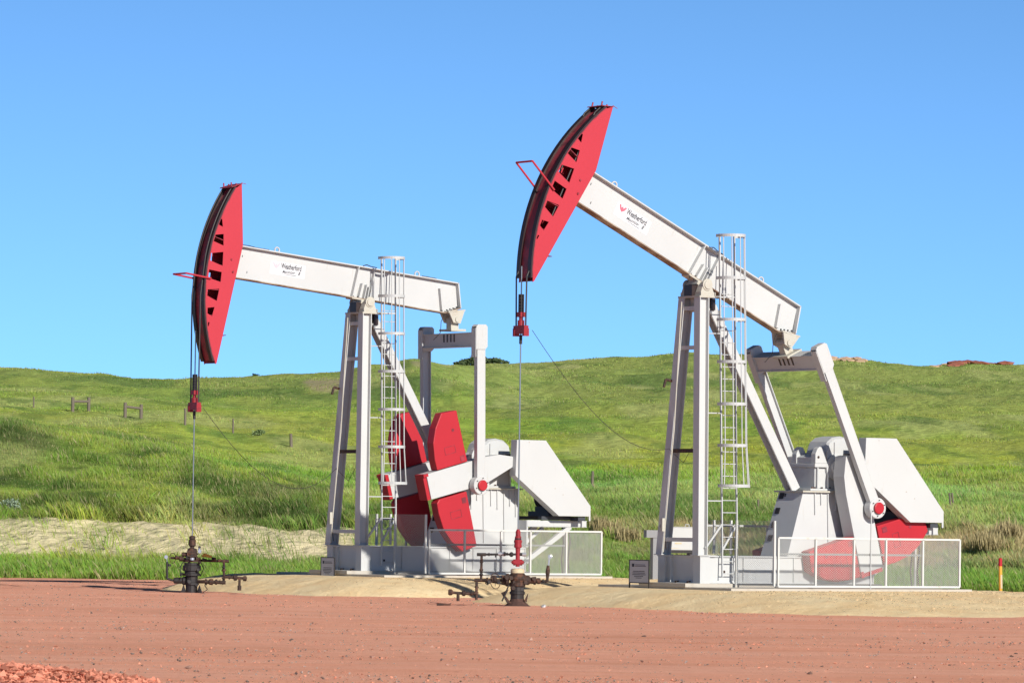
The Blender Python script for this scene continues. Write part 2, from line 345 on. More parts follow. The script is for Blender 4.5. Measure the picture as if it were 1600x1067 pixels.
    c = mixin(c, lo * onleft * (0.72 + .28 * n4) * np.where(u < 560, 1, sstep(0.40, 0.62, n2)), [0.86, 0.73, 0.47])
    c = mixin(c, lo * 0.55 * sstep(0.60, 0.74, n2), [0.24, 0.28, 0.11])
    c = mixin(c, lo * 0.55 * sstep(.52, .66, vnoise(X * 3.2 + Y * 1.9, Y * .7, 171)) * sstep(.35, .6, n4), [0.36, 0.37, 0.17])
    top = sstep(171, 175, Y) * (1 - sstep(176, 186, Y))
    c = mixin(c, top * 0.5 * sstep(0.4, .65, fbm(X / 2, Y / 3, 71)), [0.27, 0.24, 0.12])
    verge = (1 - sstep(159, 163, Y + wob * .6))
    c = mixin(c, verge * 0.85, [0.15, 0.33, 0.03]); c = mixin(c, verge * 0.6 * sstep(.45, .65, n2), [0.24, 0.35, 0.05])
    # worn patches on the knolls
    for (uu, vv_, du, dy, s_) in ((510, 595, 35, 14, .8), (655, 566, 14, 8, .6)):
        x0, y0, z0 = hit(uu, vv_); d = ((u - uu) / du) ** 2 + ((Y - y0) / dy) ** 2
        c = mixin(c, s_ * (1 - sstep(0.5, 1.3, d + 0.5 * (n4 - .5))), [0.40, 0.33, 0.20])
    return np.clip(c, 0, .85)
def attr_mat(name, rough=0.95, transl=0.0, bump=0.0, bscale=3.0):
    m = bpy.data.materials.new(name); m.use_nodes = True; t = m.node_tree; b = t.nodes['Principled BSDF']
    a = node(t, 'ShaderNodeVertexColor', layer_name='Col'); b.inputs['Roughness'].default_value = rough; b.inputs['Specular IOR Level'].default_value = 0.15
    t.links.new(a.outputs['Color'], b.inputs['Base Color'])
    if transl:
        tl = node(t, 'ShaderNodeBsdfTranslucent'); t.links.new(a.outputs['Color'], tl.inputs['Color'])
        mx = node(t, 'ShaderNodeMixShader'); mx.inputs[0].default_value = transl
        t.links.new(b.outputs[0], mx.inputs[1]); t.links.new(tl.outputs[0], mx.inputs[2]); t.links.new(mx.outputs[0], t.nodes['Material Output'].inputs['Surface'])
    if bump:
        co = node(t, 'ShaderNodeTexCoord'); n3 = node(t, 'ShaderNodeTexNoise'); n3.inputs['Scale'].default_value = bscale; n3.inputs['Detail'].default_value = 6
        t.links.new(co.outputs['Object'], n3.inputs['Vector']); bp = node(t, 'ShaderNodeBump'); bp.inputs['Strength'].default_value = bump; bp.inputs['Distance'].default_value = 0.3
        t.links.new(n3.outputs['Fac'], bp.inputs['Height']); t.links.new(bp.outputs['Normal'], b.inputs['Normal'])
    return m
def np_mesh(name, verts, faces, cols, m, smooth=False):
    k = faces.shape[1]; me = bpy.data.meshes.new(name)
    me.vertices.add(len(verts)); me.vertices.foreach_set('co', verts.astype(np.float32).ravel())
    me.loops.add(faces.size); me.loops.foreach_set('vertex_index', faces.astype(np.int32).ravel())
    me.polygons.add(len(faces)); me.polygons.foreach_set('loop_start', np.arange(0, faces.size, k, dtype=np.int32))
    me.polygons.foreach_set('use_smooth', np.full(len(faces), smooth))
    me.update(calc_edges=True)
    if cols is not None:
        ca = me.color_attributes.new('Col', 'FLOAT_COLOR', 'POINT'); c4 = np.ones((len(verts), 4), np.float32); c4[:, :3] = cols; ca.data.foreach_set('color', c4.ravel())
    me.materials.append(m); o = bpy.data.objects.new(name, me); COL.objects.link(o); return o
# hills mesh: columns fan out from the viewer's side of the pad, rows step away
uu = np.concatenate([np.linspace(-2600, -80, 60)[:-1], np.linspace(-80, 1680, 700), np.linspace(1680, 4200, 60)[1:]])
yy = np.concatenate([np.linspace(143, 152, 5)[:-1], np.linspace(152, 180, 110)[:-1], np.linspace(180, 260, 140)[:-1], np.linspace(260, 560, 190)[:-1], np.linspace(560, 1500, 30)])
UU, YY = np.meshgrid(uu, yy); XX = (UU - 800) * YY / F
zz = terr(XX.ravel(), YY.ravel()); nR, nC = UU.shape
gi = np.arange(nR * nC).reshape(nR, nC)
fc = np.stack([gi[:-1, :-1], gi[:-1, 1:], gi[1:, 1:], gi[1:, :-1]], -1).reshape(-1, 4)
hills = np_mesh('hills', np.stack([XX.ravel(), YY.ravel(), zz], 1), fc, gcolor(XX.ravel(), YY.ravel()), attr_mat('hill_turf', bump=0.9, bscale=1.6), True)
tag(hills, 'rolling green prairie hills behind the gravel pad', 'hill', kind='structure')
# grass blades
def blades(name, n, ylo, yhi, ulo, uhi, hfun, wfac, label, transl=0.35, power=1.0, keep=None, lean=0.25, vary=1.0):
    Y = ylo + (yhi - ylo) * RNG.random(n) ** power; U = ulo + (uhi - ulo) * RNG.random(n); X = (U - 800) * Y / F
    if keep is not None: k = keep(X, Y, U); X, Y, U = X[k], Y[k], U[k]
    n = len(X)
    z = terr(X, Y) - 0.02; h = hfun(X, Y, U) * (0.55 + 0.8 * RNG.random(n)); w = wfac * Y / 170 * (0.6 + 0.8 * RNG.random(n))
    an = RNG.random(n) * PI; dx, dy = np.cos(an) * w / 2, np.sin(an) * w / 2
    lx = (RNG.standard_normal(n) * lean - 0.12) * h; ly = RNG.standard_normal(n) * lean * h
    V = np.empty((n, 4, 3)); V[:, 0] = np.stack([X - dx, Y - dy, z], 1); V[:, 1] = np.stack([X + dx, Y + dy, z], 1)
    V[:, 2] = np.stack([X + dx * .55 + lx * .45, Y + dy * .55 + ly * .45, z + h * .6], 1); V[:, 3] = np.stack([X - dx * .1 + lx, Y + ly, z + h], 1)
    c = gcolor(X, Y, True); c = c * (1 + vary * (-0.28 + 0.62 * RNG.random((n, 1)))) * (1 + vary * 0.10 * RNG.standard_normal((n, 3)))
    st = RNG.random(n) < 0.10 * vary; c[st] = np.array([0.42, 0.38, 0.19]) * (0.7 + 0.5 * RNG.random((st.sum(), 1)))
    C = np.repeat(np.clip(c, 0.01, 0.9)[:, None, :], 4, 1); C[:, 3] *= 1.12
    q = np.arange(n)[:, None] * 4; Fc = np.concatenate([q + [0, 1, 2], q + [0, 2, 3]])
    o = np_mesh(name, V.reshape(-1, 3), Fc, C.reshape(-1, 3), MG)
    return tag(o, label, 'grass', kind='stuff')
MG = attr_mat('grass_blades', 0.7, 0.35)
onbank = lambda X, Y, U: ~((Y > 162.5) & (Y < 173 + 3 * (fbm(X / .9, X * 0 + 1, 64, 3) - .5)) & (U < 900) & (RNG.random(len(X)) < np.where(U < 560, .94, .75)))
blades('verge_grass', 90000, 153, 163, -120, 1720, lambda X, Y, U: 0.20 + 0.25 * vnoise(X / 1.3, Y / 1.5, 8), 0.022, 'bright green verge grass along the far edge of the gravel pad')
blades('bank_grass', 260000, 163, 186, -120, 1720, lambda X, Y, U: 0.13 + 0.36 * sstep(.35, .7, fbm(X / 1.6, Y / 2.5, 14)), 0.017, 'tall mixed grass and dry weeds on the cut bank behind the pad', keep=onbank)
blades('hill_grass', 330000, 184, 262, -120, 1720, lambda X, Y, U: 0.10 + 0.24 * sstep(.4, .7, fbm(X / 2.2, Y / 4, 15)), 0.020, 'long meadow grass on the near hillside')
blades('far_grass', 240000, 250, 540, -120, 1720, lambda X, Y, U: 0.06 + 0.12 * sstep(.5, .7, fbm(X / 4, Y / 8, 16)), 0.026, 'short prairie grass on the far slopes', vary=.8)
# ------------------------------------------------------------------ ground
def soil(name, c1, c2, c3, stretch, peb=0.35, bump=0.6):
    m = bpy.data.materials.new(name); m.use_nodes = True; t = m.node_tree; b = t.nodes['Principled BSDF']; b.inputs['Roughness'].default_value = 0.95; b.inputs['Specular IOR Level'].default_value = 0.1
    co = node(t, 'ShaderNodeTexCoord'); mpn = node(t, 'ShaderNodeMapping'); mpn.inputs['Scale'].default_value = stretch; t.links.new(co.outputs['Object'], mpn.inputs['Vector'])
    def nz(s, d, src, r=0.6): n = node(t, 'ShaderNodeTexNoise'); n.inputs['Scale'].default_value = s; n.inputs['Detail'].default_value = d; n.inputs['Roughness'].default_value = r; t.links.new(src, n.inputs['Vector']); return n.outputs['Fac']
    def rng(src, a, bb, lo=0., hi=1.): r = node(t, 'ShaderNodeMapRange'); r.inputs[1].default_value = a; r.inputs[2].default_value = bb; r.inputs[3].default_value = lo; r.inputs[4].default_value = hi; t.links.new(src, r.inputs[0]); return r.outputs[0]
    def mx(f, a, bb):
        n = node(t, 'ShaderNodeMix', data_type='RGBA'); t.links.new(f, n.inputs[0])
        for i, q in ((6, a), (7, bb)):
            if isinstance(q, tuple): n.inputs[i].default_value = (*q, 1)
            else: t.links.new(q, n.inputs[i])
        return n.outputs[2]
    big = nz(0.5, 6, mpn.outputs['Vector'], .7); mid = nz(2.2, 8, mpn.outputs['Vector'], .75); fine = nz(14, 6, co.outputs['Object'], .75)
    c = mx(rng(big, .40, .60), c1, c2); c = mx(rng(mid, .52, .66, 0, .6), c, c3); pz_ = nz(0.09, 4, co.outputs['Object']); c = mx(rng(pz_, .54, .68, 0, .3), c, tuple(q * 0.82 for q in c3))
    vo = node(t, 'ShaderNodeTexVoronoi'); vo.inputs['Scale'].default_value = 16; t.links.new(co.outputs['Object'], vo.inputs['Vector'])
    hue = node(t, 'ShaderNodeMix', data_type='RGBA'); 
    sp = rng(fine, .55, .75, 0, peb); c = mx(sp, c, tuple(q * 0.45 for q in c1)); sp2 = rng(fine, .42, .25, 0, peb); c = mx(sp2, c, tuple(min(1, q * 1.25) for q in c2))
    t.links.new(c, b.inputs['Base Color'])
    bp = node(t, 'ShaderNodeBump'); bp.inputs['Strength'].default_value = bump; bp.inputs['Distance'].default_value = 0.05; t.links.new(fine, bp.inputs['Height'])
    bp2 = node(t, 'ShaderNodeBump'); bp2.inputs['Strength'].default_value = bump; bp2.inputs['Distance'].default_value = 0.16; t.links.new(mid, bp2.inputs['Height']); t.links.new(bp.outputs['Normal'], bp2.inputs['Normal'])
    t.links.new(bp2.outputs['Normal'], b.inputs['Normal']); return m
M['scoria'] = soil('red_scoria_dirt', (0.94, 0.425, 0.275), (0.98, 0.50, 0.345), (0.78, 0.325, 0.20), (0.12, 1.0, 1), 0.45)
M['gravelm'] = soil('tan_gravel', (0.97, 0.71, 0.39), (0.99, 0.79, 0.48), (0.88, 0.60, 0.31), (1, 1, 1), 0.45)
g = MB(); g.add([(-3000, -200, -.06), (3000, -200, -.06), (3000, 5500, -.06), (-3000, 5500, -.06)], [(0, 1, 2, 3)])
M['prairie'] = mat('prairie_turf', (0.13, 0.17, 0.05), 0.95, grime=.6, gcol=(.22, .22, .09), scale=.2, bump=.5, bscale=2)
tag(g.build('ground', 'prairie'), 'prairie around the well pad', 'ground', kind='structure')
gx, gy = np.meshgrid(np.linspace(-28, 44, 520), np.concatenate([np.linspace(38, 100, 460)[:-1], np.linspace(100, 157, 300)]))
def padz(x, y): return 0.050 * (fbm(x / 5.0, y / .9, 201, 3) - .5) + .030 * (fbm(x / .9, y / .5, 211, 3) - .5) + 0.03 * (vnoise(x / 30, y / 1.6, 221) - .5)
gq = np.arange(gx.size).reshape(gx.shape)
pad = np_mesh('well_pad', np.stack([gx.ravel(), gy.ravel(), padz(gx.ravel(), gy.ravel())], 1), np.stack([gq[:-1, :-1], gq[:-1, 1:], gq[1:, 1:], gq[1:, :-1]], -1).reshape(-1, 4), None, M['scoria'], True)
tag(pad, 'flat red scoria gravel well pad', 'well pad', kind='structure')
PUMPS = {'R': dict(X=4.6596, Y=119.135, z=0.45, beta=0.441, crank=0.0), 'L': dict(X=-4.215, Y=132.407, z=0.499, beta=0.1026, crank=-PI / 2)}
def l2w(sd, x, y, z=0.0):
    p = PUMPS[sd]; return (p['X'] + x * cy - y * sy, p['Y'] + x * sy + y * cy, p['z'] + z)
def mound(sd, wn, label):
    p = PUMPS[sd]; n = 190
    xs = np.linspace(-9, 15, 240); ys = np.linspace(-14, 10, 240); A, B = np.meshgrid(xs, ys)
    dx = np.maximum(np.maximum(-1.2 - A, A - 6.9), 0); dyn = np.maximum(-3.0 - B, 0); dyf = np.maximum(B - 3.0, 0)
    wx = np.where(A < 3, 2.8, 6.0)
    d = np.sqrt((dx / wx) ** 2 + (dyn / wn) ** 2 + (dyf / 3.2) ** 2)
    Xw = p['X'] + A * cy - B * sy; Yw = p['Y'] + A * sy + B * cy
    d = d + 0.16 * (fbm(Xw / 2.2, Yw / 2.2, 31) - 0.5)
    h = p['z'] * (1 - np.clip(d / 1.04, 0, 1) ** 2.1) - 0.012 - 0.10 * sstep(1.0, 1.3, d) + 0.09 * (fbm(Xw / .9, Yw / .9, 5) - .5) * (d < 1.05) * (d > .02) * np.minimum(1, d * 6)
    q = np.arange(A.size).reshape(A.shape); fcs = np.stack([q[:-1, :-1], q[:-1, 1:], q[1:, 1:], q[1:, :-1]], -1).reshape(-1, 4)
    V = np.stack([Xw.ravel(), Yw.ravel(), h.ravel()], 1)
    keep = (h.ravel()[fcs] > -0.1).any(1)
    o = np_mesh('gravel_mound', V, fcs[keep], None, M['gravelm'], True)
    def hz(x, y):   # height at world point
        a = (x - p['X']) * cy + (y - p['Y']) * sy; b = -(x - p['X']) * sy + (y - p['Y']) * cy
        i = int(np.clip((b + 14) / 24 * 239, 0, 239)); j = int(np.clip((a + 9) / 24 * 239, 0, 239)); return max(0.0, float(h[i, j]))
    tag(o, label, 'gravel mound', kind='structure'); return hz
HZR = mound('R', 7.6, 'wide tan gravel mound under the nearer pump jack on the right')
HZL = mound('L', 3.4, 'tan gravel mound under the farther pump jack on the left')
# stones
def rocks(name, n, pos, size, cols, label, m, cat='stones'):
    base = np.array([(0, 0, 1), (1, 0, 0), (0, 1, 0), (-1, 0, 0), (0, -1, 0), (0, 0, -1), (.7, .7, .35), (-.7, .7, .3), (.7, -.7, .3), (-.7, -.7, .4)], float)
    base = base[:6]
    fcs = np.array([(0, 1, 2), (0, 2, 3), (0, 3, 4), (0, 4, 1), (5, 2, 1), (5, 3, 2), (5, 4, 3), (5, 1, 4)])
    P = pos; n = len(P); V = base[None] * (0.65 + 0.7 * RNG.random((n, 6, 1))) + 0.25 * RNG.standard_normal((n, 6, 3))
    s = size[:, None, None]; V = V * s * np.array([1, 1, 0.7]); a = RNG.random(n) * 6.28; c, s_ = np.cos(a)[:, None], np.sin(a)[:, None]
    V = np.stack([V[..., 0] * c - V[..., 1] * s_, V[..., 0] * s_ + V[..., 1] * c, V[..., 2]], -1) + P[:, None]
    Fc = (fcs[None] + np.arange(n)[:, None, None] * 6).reshape(-1, 3)
    return tag(np_mesh(name, V.reshape(-1, 3), Fc, np.repeat(cols, 6, 0), m), label, cat, kind='stuff')
MS = attr_mat('stone', 0.9)
n = 42000; Y = 48 + 104 * RNG.random(n) ** 1.25; X = (RNG.random(n) * 1900 - 950) * Y / F
k = fbm(X / 5, Y / 0.9, 41) + .25 * RNG.random(n) > 0.60; X, Y = X[k], Y[k]; n = len(X)
sz = 0.007 + 0.018 * RNG.random(n) ** 3; cl = np.array([0.74, 0.31, 0.20]) * (0.45 + 0.6 * RNG.random((n, 1))); g_ = RNG.random(n) < 0.5; cl[g_] = np.array([0.27, 0.21, 0.18]) * (0.5 + 1.0 * RNG.random((g_.sum(), 1)))
rocks('loose_stones', n, np.stack([X, Y, sz * 0.3], 1), sz, np.clip(cl, 0, .9), 'small loose stones strewn over the red pad', MS)
n = 170; Y = 50 + 85 * RNG.random(n); X = (RNG.random(n) * 1800 - 900) * Y / F; sz = 0.018 + 0.03 * RNG.random(n) ** 2
rocks('larger_stones', n, np.stack([X, Y, sz * 0.3], 1), sz, np.array([0.36, 0.22, 0.17]) * (0.4 + 1.1 * RNG.random((n, 1))), 'scattered larger dark and red stones on the pad', MS)
n = 9000; A = RNG.random(n) * 15 - 5.5; B = -3.1 - 7.0 * RNG.random(n); hs_ = []
for sd_, hz_ in (('R', HZR), ('L', HZL)):
    P = [l2w(sd_, a, b) for a, b in zip(A, B)]; z_ = np.array([hz_(q[0], q[1]) for q in P]); P = np.array(P); P[:, 2] = z_; P = P[z_ > 0.02]
    sz = 0.010 + 0.02 * RNG.random(len(P)) ** 3
    rocks('mound_gravel', len(P), P, sz, np.array([0.72, 0.52, 0.30]) * (0.4 + 0.8 * RNG.random((len(P), 1))), 'loose tan gravel on the %s mound' % ('right' if sd_ == 'R' else 'left'), MS, 'gravel')
# red rubble heap, bottom left corner
n = 22000; Y = 50 + 19 * RNG.random(n); X = -12.5 + 11.5 * RNG.random(n)
hh = 0.30 * (1 - sstep(0.35, 1.0, np.sqrt(np.maximum(0, X + 9.0) ** 2 / 5.2 ** 2 + np.maximum(0, Y - 58.0) ** 2 / 8.5 ** 2) + .15 * (fbm(X, Y, 3) - .5)))
k = hh > 0.02; X, Y, hh = X[k], Y[k], hh[k]; n = len(X); sz = 0.018 + 0.055 * RNG.random(n) ** 3
cl = np.array([0.64, 0.245, 0.16]) * (0.55 + 0.75 * RNG.random((n, 1)))
rocks('rubble_heap', n, np.stack([X, Y, hh * RNG.random(n)], 1), sz, np.clip(cl, 0, .9), 'heap of broken red scoria rubble in the near left corner', MS, 'rubble')
# ------------------------------------------------------------------ pump jack
PZ = 7.6245; RA = 5.35
SH = (4.16, 3.11)
def rot(p, b):   # body -> pump frame: positive beta lifts the head
    c, s = math.cos(b), math.sin(b); return (p[0] * c + p[1] * s, -p[0] * s + p[1] * c)
def pump(sd, label, logo):
    P = PUMPS[sd]; be = P['beta']
    root = thing('pump_jack', (P['X'], P['Y'], P['z']), YAW, label, 'pump jack', 'pump jacks on the well pad')
    # ---- skid
    k = MB()
    k.box(-0.476, -0.17, -0.887, -0.60, 0.137, 0.80); k.box(-0.476, -0.17, 0.60, 0.887, 0.137, 0.80)   # end blocks, open I profile seen from the front
    k.box(-0.40, -0.385, -0.60, 0.60, 0.137, 0.80); k.box(-0.476, -0.40, -0.60, 0.60, 0.137, 0.155); k.box(-0.476, -0.40, 0.36, 0.375, 0.155, 0.80)
    k.box(-0.50, -0.02, -0.90, 0.90, 0.80, 0.83)
    for s in (-1, 1):
        k.bar((-0.17, s * 0.76, 0.81), (5.1, s * 0.76, 0.81), 0.24, 0.03); k.bar((-0.17, s * 0.76, 0.155), (5.1, s * 0.76, 0.155), 0.24, 0.03)
        k.bar((-0.17, s * 0.83, 0.48), (5.1, s * 0.83, 0.48), 0.02, 0.62)
        for x in (0.9, 1.85, 2.5, 3.3, 4.1, 5.08): k.box(x - .012, x + .012, s * 0.85 - .03, s * 0.85 + .03, 0.17, 0.795)
    for x in (1.0, 2.4, 5.09): k.box(x - .02, x + .02, -0.82, 0.82, 0.17, 0.79)
    k.box(1.2, 2.5, -0.64, 0.64, 0.80, 0.826)
    k.build('skid', 'white', root)
    k = MB(); k.box(-0.47, -0.46, -0.3, -0.15, 0.10, 0.14); k.box(-0.49, -0.40, 0.1, 0.16, 0.13, 0.19); k.box(-0.49, -0.4, -0.40, -0.34, 0.13, 0.19); k.box(-0.51, -0.47, -0.9, 0.9, 0.83, 0.838)
    k.box(0.28, 0.34, -0.850, -0.842, 0.40, 0.46)
    k.build('anchor_bolt', 'rust', root)
    # ---- Samson post: two front legs
    for s in (-1, 1):
        k = MB(); k.ibeam((-0.40, s * 0.77, 0.83), (-0.11, s * 0.33, 7.30), 0.25, 0.29, (1, 0, 0), 0.022, 0.016)
        k.box(-0.58, -0.22, s * 0.77 - .16, s * 0.77 + .16, 0.83, 0.85)
        k.build('post_leg', 'white', root)
    k = MB(); k.ibeam((0.36, 0, 7.10), (3.12, 0, 2.52), 0.27, 0.27, (0, 1, 0), 0.022, 0.016)
    k.v = k.v; k.build('rear_leg', 'white', root)
    k = MB(); k.bar((0.36, -0.145, 7.10), (3.12, -0.145, 2.52), 0.012, 0.255); k.build('leg_cover', 'white', root)
    for z in (1.22, 3.45, 6.04, 7.03):
        t = (z - .83) / 6.47; x = -0.40 + .29 * t - .1; yw = 0.77 - .44 * t
        k = MB(); k.bar((x, -yw, z), (x, yw, z), 0.05, 0.10, (1, 0, 0)); k.build('cross_brace', 'white' if z > 4 or z < 2 else 'rust', root)
    k = MB(); k.box(-0.27, 0.31, -0.46, 0.46, 7.30, 7.345); k.box(-0.10, 0.24, -0.15, 0.15, 6.95, 7.3)
    for s in (-1, 1):
        k.box(-0.21, 0.25, s * 0.30 - .13, s * 0.30 + .13, 7.345, 7.44)
        k.prism([(-0.2, 7.44), (0.2, 7.44), (0.13, 7.62), (0.0, 7.70), (-0.13, 7.62)], s * 0.30 - .11, s * 0.30 + .11)
    k.build('saddle_plate', 'cream', root)
    k = MB()
    for s in (-1, 1): k.lathe((0, s * 0.40, PZ), (0, s, 0), [(0.15, 0), (0.15, 0.03), (0.11, 0.035), (0.11, 0.06), (0.03, 0.065)], 20); k.cut()
    k.tube((0, -0.4, PZ), (0, 0.4, PZ), 0.09, 14)
    k.build('saddle_bearing', 'cream', root)
    k = MB(); k.box(-0.30, 0.06, -0.165, 0.165, 7.346, 7.62); k.box(0.14, 0.3, -0.12, 0.18, 7.35, 7.55); k.path([(0.1, -.3, 7.42), (0.35, -.35, 7.30), (0.55, -0.4, 7.32), (0.8, -.5, 7.33)], 0.02, 6); k.box(0.28, 0.42, -0.2, 0.1, 7.0, 7.3)
    k.build('grease_block', 'grease', root)
    k = MB(); k.path([(-0.56, .56, 0.9), (-0.55, .50, 1.6), (-0.42, .35, 4.0), (-0.33, .22, 7.2)], 0.018, 6); k.box(-0.64, -0.56, 0.50, 0.58, 1.42, 1.75); k.build('conduit', 'cream', root)
    k = MB(); k.tube((-0.55, 0.66, 1.55), (-0.45, 0.66, 1.55), 0.07, 10); k.path([(-.5, .66, 1.5), (-.5, .6, 1.3), (-.5, .52, .95)], 0.012, 5); k.build('valve', 'rust', root)
    k = MB(); k.path([(-0.30, .56, 5.2), (-0.50, .62, 5.25), (-0.56, .62, 5.05)], 0.035, 8); k.build('hook', 'rust', root)
    # ---- walking beam (own rotation)
    wb = MB(); x0, x1 = -4.5, 3.06
    wb.box(x0, x1 + .02, -0.15, 0.15, 0.965, 0.995); wb.box(x0, x1, -0.012, 0.012, 0.105, 0.965)
    wb.prism([(3.05, 0.965), (3.22, 0.29), (3.245, 0.29), (3.085, 0.995), (3.05, 0.995)], -0.15, 0.15)
    wb.prism([(2.74, .12), (3.06, .94), (3.19, .3)], -.0145, .0145)
    beam = wb.build('walking_beam', 'white', root); beam.location = (0, 0, PZ); beam.rotation_euler = (0, be, 0)
    wb = MB(); wb.box(x0, 2.73, -0.15, 0.15, 0.075, 0.103); wb.prism([(2.73, 0.075), (3.24, 0.275), (3.245, 0.303), (2.73, 0.103)], -0.15, 0.15); wb.build('lower_flange', 'flange_rust_shade', beam)
    st = MB()
    for s in (-1, 1):
        for a, b in (((-0.30, .965), (-0.42, .105)), ((0.24, .965), (0.15, .105)), ((-0.13, 0.52), (-0.2, .105)), ((0.02, .5), (-0.03, .105)), ((0.10, .45), (0.07, .105))):
            st.bar((a[0], s * 0.08, a[1]), (b[0], s * 0.08, b[1]), 0.135, 0.022); st.cut()
        st.bar((2.52, s * 0.07, .76), (2.66, s * 0.07, 0.16), 0.11, 0.09); st.cut()
    st.build('stiffener', 'white', beam)
    st = MB(); st.box(-0.45, 0.32, -0.17, 0.17, 0.045, 0.075); st.box(-0.16, 0.16, -0.2, 0.2, -0.05, 0.045); st.build('saddle_clamp', 'cream', beam)
    bt = MB()
    for x in (2.78, 2.88, 2.99, 3.10): bt.tube((x, -0.11, .13 + (x - 2.73) * .39), (x, -0.11, .17 + (x - 2.73) * .39), 0.022, 8); bt.cut()
    for x in (-0.4, -0.25): bt.tube((x, -0.13, 0.0), (x, -0.13, 0.14), 0.02, 8); bt.cut()
    for x, z in ((-4.05, .72), (-3.85, .30)): bt.box(x - .008, x + .008, -0.02, -0.010, z - .03, z + .03); bt.cut()
    bt.build('bolt', 'black', beam)
    for x in (-3.4 if sd == 'R' else -2.95, 1.73):
        e = MB(); e.ring((x, 0, 1.05), (0, 1, 0), 0.075, 0.022, 14, 6); e.build('lifting_eye', 'white', beam)
    e = MB(); e.path([(-4.2, 0.02, 1.02), (-3.9, -.03, 1.035), (-3.6, 0.03, 1.02), (-3.2, 0, 1.02)], 0.012, 5); e.cut(); e.path([(1.9, 0, 1.02), (2.1, .05, 1.03), (2.4, 0, 1.02)], 0.014, 5); e.cut(); e.path([(-.1, 0, 1.02), (-.02, -.08, 1.06), (.1, -.1, 1.03), (.3, -.12, 1.02)], 0.014, 5); e.build('grease_line', 'wire', beam)
    # shadowed grease hose hanging on the web
    # sticker with lettering
    sk_ = MB(); sk_.box(-3.12, -1.98, -0.0150, -0.0125, 0.37, 0.745); stk = sk_.build('sticker', 'sticker', beam)
    def letters(nm, items, m):
        q = MB()
        for (txt, size, xs, shear, bold, x, z, rt_) in items:
            v, f = text_verts(txt, size, xs, shear, bold); c, s = math.cos(rt_), math.sin(rt_)
            q.add([(x + a * c - b * s, -0.0175, z + a * s + b * c) for a, b in v], f)
        q.build(nm, m, stk)
    letters('lettering', [('Weatherford', 0.205, 0.605, 0, 0.004, -2.77, 0.575, 0.0), ('Maximizer', 0.115, 0.86, 0.45, 0.001, -2.72, 0.445, 0.05), ('II', 0.13, 0.8, 0.35, 0.005, -2.20, 0.455, 0.0)], 'ink')
    q = MB(); q.add([(-2.66, -.0175, .415), (-2.26, -.0175, .412), (-2.26, -.0175, .424), (-2.66, -.0175, .422)], [(0, 1, 2, 3)]); q.build('underline', 'ink', stk)
    q = MB(); lg = [(-3.05, .70), (-3.0, .70), (-2.965, .635), (-2.93, .69), (-2.895, .635), (-2.85, .70), (-2.80, .70), (-2.85, .60), (-2.925, .535), (-3.0, .60)]
    q.add([(a, -.0175, b) for a, b in lg], [tuple(range(len(lg)))]); q.build('emblem', logo, stk)
    # ---- horse head (same rotation)
    def arc(r, a0, a1, n): return [(r * math.cos(math.radians(a0 + (a1 - a0) * i / (n - 1))), r * math.sin(math.radians(a0 + (a1 - a0) * i / (n - 1)))) for i in range(n)]
    A0, A1 = 151.4, 205.6
    outer = arc(5.27, A0, A1, 40) + [(-4.71, -2.376), (-4.68, -2.33), (-4.235, 0.99), (-4.474, 2.653)]
    HL = [[(-5.094, 1.44), (-5.05, 1.598), (-4.983, 1.609), (-4.933, 1.39)],
          [(-5.179, .959), (-5.135, 1.147), (-4.885, 1.201), (-4.851, .883)],
          [(-5.22, .42), (-5.215, .625), (-4.837, .712), (-4.812, .324)],
          [(-5.225, -.06), (-5.225, .172), (-4.820, .156), (-4.822, -.119)],
          [(-5.20, -.55), (-5.205, -.375), (-4.841, -.309), (-4.882, -.652)],
          [(-5.135, -1.03), (-5.15, -.875), (-4.931, -.826), (-4.979, -1.087)],
          [(-5.08, -1.37), (-5.085, -1.262), (-5.037, -1.262), (-5.052, -1.366)]]
    head = fill_holes(outer, HL, -0.30, -0.285, 'horse_head', 'head_red', root)
    head.location = (0, 0, PZ); head.rotation_euler = (0, be, 0)
    far = fill_holes(outer, HL, 0.285, 0.30, 'side_plate', 'head_red', head)
    q = MB()
    def arcbox(r0_, r1_, y0, y1, n=40, a0=A0, a1=A1):
        i_ = arc(r0_, a0, a1, n); o_ = arc(r1_, a0, a1, n); v = []
        for (a, b), (c, d) in zip(i_, o_): v += [(a, y0, b), (c, y0, d), (c, y1, d), (a, y1, b)]
        f = []
        for j in range(n - 1):
            for e_ in range(4): f.append((4 * j + e_, 4 * j + (e_ + 1) % 4, 4 * j + 4 + (e_ + 1) % 4, 4 * j + 4 + e_))
        f += [(0, 3, 2, 1), (4 * n - 4, 4 * n - 3, 4 * n - 2, 4 * n - 1)]; q.add(v, f)
    arcbox(5.272, 5.30, -0.31, 0.31); q.build('face_plate', 'greasy', head)
    q = MB(); arcbox(5.30, 5.345, -0.315, -0.17); q.cut(); arcbox(5.30, 5.345, 0.17, 0.315); q.build('cable_track', 'grease', head)
    q = MB(); q.prism([(-4.235, .99), (-4.25, .99), (-4.485, 2.64), (-4.474, 2.653)], -.285, .285); q.prism([(-4.7, -2.35), (-4.715, -2.35), (-4.25, .97), (-4.235, .97)], -.285, .285)
    for a in (160, 168, 176, 184, 192, 199):
        c = arc(5.26, a, a, 2)[0]; d = arc(4.72, a, a, 2)[0]; q.bar((c[0], 0, c[1]), (d[0], 0, d[1]), 0.56, 0.018)
    q.box(-4.62, -4.36, -.285, .285, .05, .07); q.build('back_plate', 'greasy', head)
    q = MB(); q.prism([(-4.80, 2.50), (-4.46, 2.66), (-4.45, 2.68), (-4.79, 2.53)], -.32, .32)
    for x in (-4.74, -4.58): 
        for s in (-.2, .2): q.tube((x, s, 2.55), (x - .02, s, 2.66), 0.02, 6)
